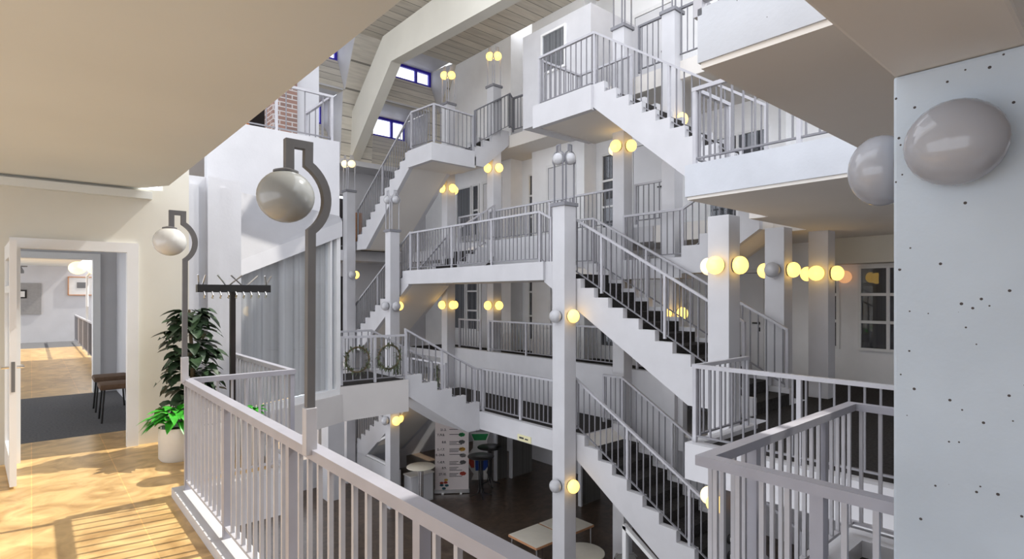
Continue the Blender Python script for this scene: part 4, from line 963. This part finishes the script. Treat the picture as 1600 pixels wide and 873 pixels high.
def chair(x, y, rot, label):
    t = thing('shell_chair', (x, y, HALL), label, 'chair', 'shell chairs in the hall'); c, s_ = math.cos(rot), math.sin(rot)
    def P(u, v, z): return (x+c*u-s_*v, y+s_*u+c*v, HALL+z)
    m = MB(); n = 10; g = []
    for i in range(n+1):
        f = i/n; row = []
        for j in range(7):
            u = -.21+.42*j/6
            if f < .5: v, z = -.2+.4*f/.5, .45-.02*math.sin(f*2*PI)+.03*(u/.21)**2
            else: k_ = (f-.5)/.5; v, z = .2+.10*k_-.06*(u/.21)**2*k_, .46+.40*k_
            uu = u*(1 if f < .85 else 1-(f-.85)*1.6)
            row.append(m.b.verts.new(P(uu, v, z)))
        g.append(row)
    for i in range(n):
        for j in range(6): m.b.faces.new((g[i][j], g[i][j+1], g[i+1][j+1], g[i+1][j]))
    bmesh.ops.solidify(m.b, geom=m.b.faces[:], thickness=.014)
    obj('seat_shell', m, 'chair', t, True)
    for a_ in (-1, 1):
        for b__ in (-1, 1): obj('leg', MB().tube([P(a_*.15, b__*.15, .43), P(a_*.21, b__*.21, 0)], .012), 'chrome', t)
    obj('back_rim', MB().tube([P(-.2, .2, .48), P(-.2, .29, .8), P(-.14, .31, .865), P(.14, .31, .865), P(.2, .29, .8), P(.2, .2, .48)], .012), 'chrome', t)
chair(8.15, 6.35, 2.5, 'grey shell chair beside the round table near the tall column'); chair(8.35, 5.2, 2.2, 'grey shell chair behind the glazing under the lowest stair')
rt = thing('round_table', (7.66, 6.85, HALL), 'pale round table at the foot of the tall column', 'table')
obj('table_top', MB().lathe([(.39, 0), (.4, .01), (.4, .03), (.39, .035)], (7.66, 6.85, HALL+.70), 36), 'tabletop', rt, True); obj('central_post', MB().tube([(7.66, 6.85, HALL+.03), (7.66, 6.85, HALL+.70)], .035), 'chrome', rt); obj('base_disc', MB().lathe([(.25, 0), (.25, .02), (.05, .04)], (7.66, 6.85, HALL), 24), 'chrome', rt, True)
# small yellow sign on the landing edge
sg = thing('sign', (7.135, 7.9, -1.2), 'small pale yellow sign on the edge of the landing above the hall', 'sign')
obj('sign_plate', MB().box(7.128, 7.14, 7.68, 8.06, -1.21, -1.09), 'signyellow', sg)
obj('text_lines', MB().box(7.1265, 7.128, 7.88, 8.01, -1.165, -1.13).box(7.1265, 7.128, 7.76, 7.85, -1.165, -1.14), 'ink', sg)
# switch panel below the right gallery
ep = thing('switch_panel', (6.62, 3.45, -1.9), 'dark panel with two round keys on the gallery column below the floor', 'panel')
obj('panel_plate', MB().box(6.49, 6.75, 3.46, 3.475, -2.9, -.5), 'panel', ep)
for z in (-1.45, -1.66): obj('round_key', MB().lathe([(.06, 0), (.06, .012), (.045, .018), (.001, .012)], (6.60, 3.46, z), 20, 'y', -1), 'black', ep, True); obj('key_symbol', MB().box(6.585, 6.615, 3.436, 3.442, z-.025, z+.025), 'paper', ep)

# ================================================================== CAMERA, LIGHT
cam = bpy.data.cameras.new('camera'); co = bpy.data.objects.new('camera', cam); C.objects.link(co)
co.location = (0, 0, 1.6); co.rotation_euler = (PI/2, 0, -math.atan2(.655, .7556))
cam.sensor_width = 36; cam.lens = 866/1600*36; cam.shift_y = (461-436.5)/1600; cam.clip_start = .05
bpy.context.scene.camera = co
sun = bpy.data.lights.new('sun', 'SUN'); so = bpy.data.objects.new('sun', sun); C.objects.link(so)
sun.energy = 4.6; sun.angle = math.radians(.8); sun.color = (1, .95, .86)
el = math.radians(50); az = Vector((1, -.13, 0)).normalized()
d = -(az*math.cos(el)+Vector((0, 0, math.sin(el))))
so.rotation_euler = d.to_track_quat('-Z', 'Y').to_euler(); so.location = (20, 0, 20)
w = bpy.data.worlds.new('world'); bpy.context.scene.world = w; w.use_nodes = True
bg = w.node_tree.nodes['Background']; bg.inputs['Color'].default_value = (.90, .93, 1., 1); bg.inputs['Strength'].default_value = 2.0
vs = bpy.context.scene.view_settings
bpy.context.scene.display_settings.display_device = 'sRGB'
vs.view_transform = 'Standard'; vs.look = 'None'; vs.gamma = 1; vs.use_curve_mapping = False; vs.exposure = 0.27
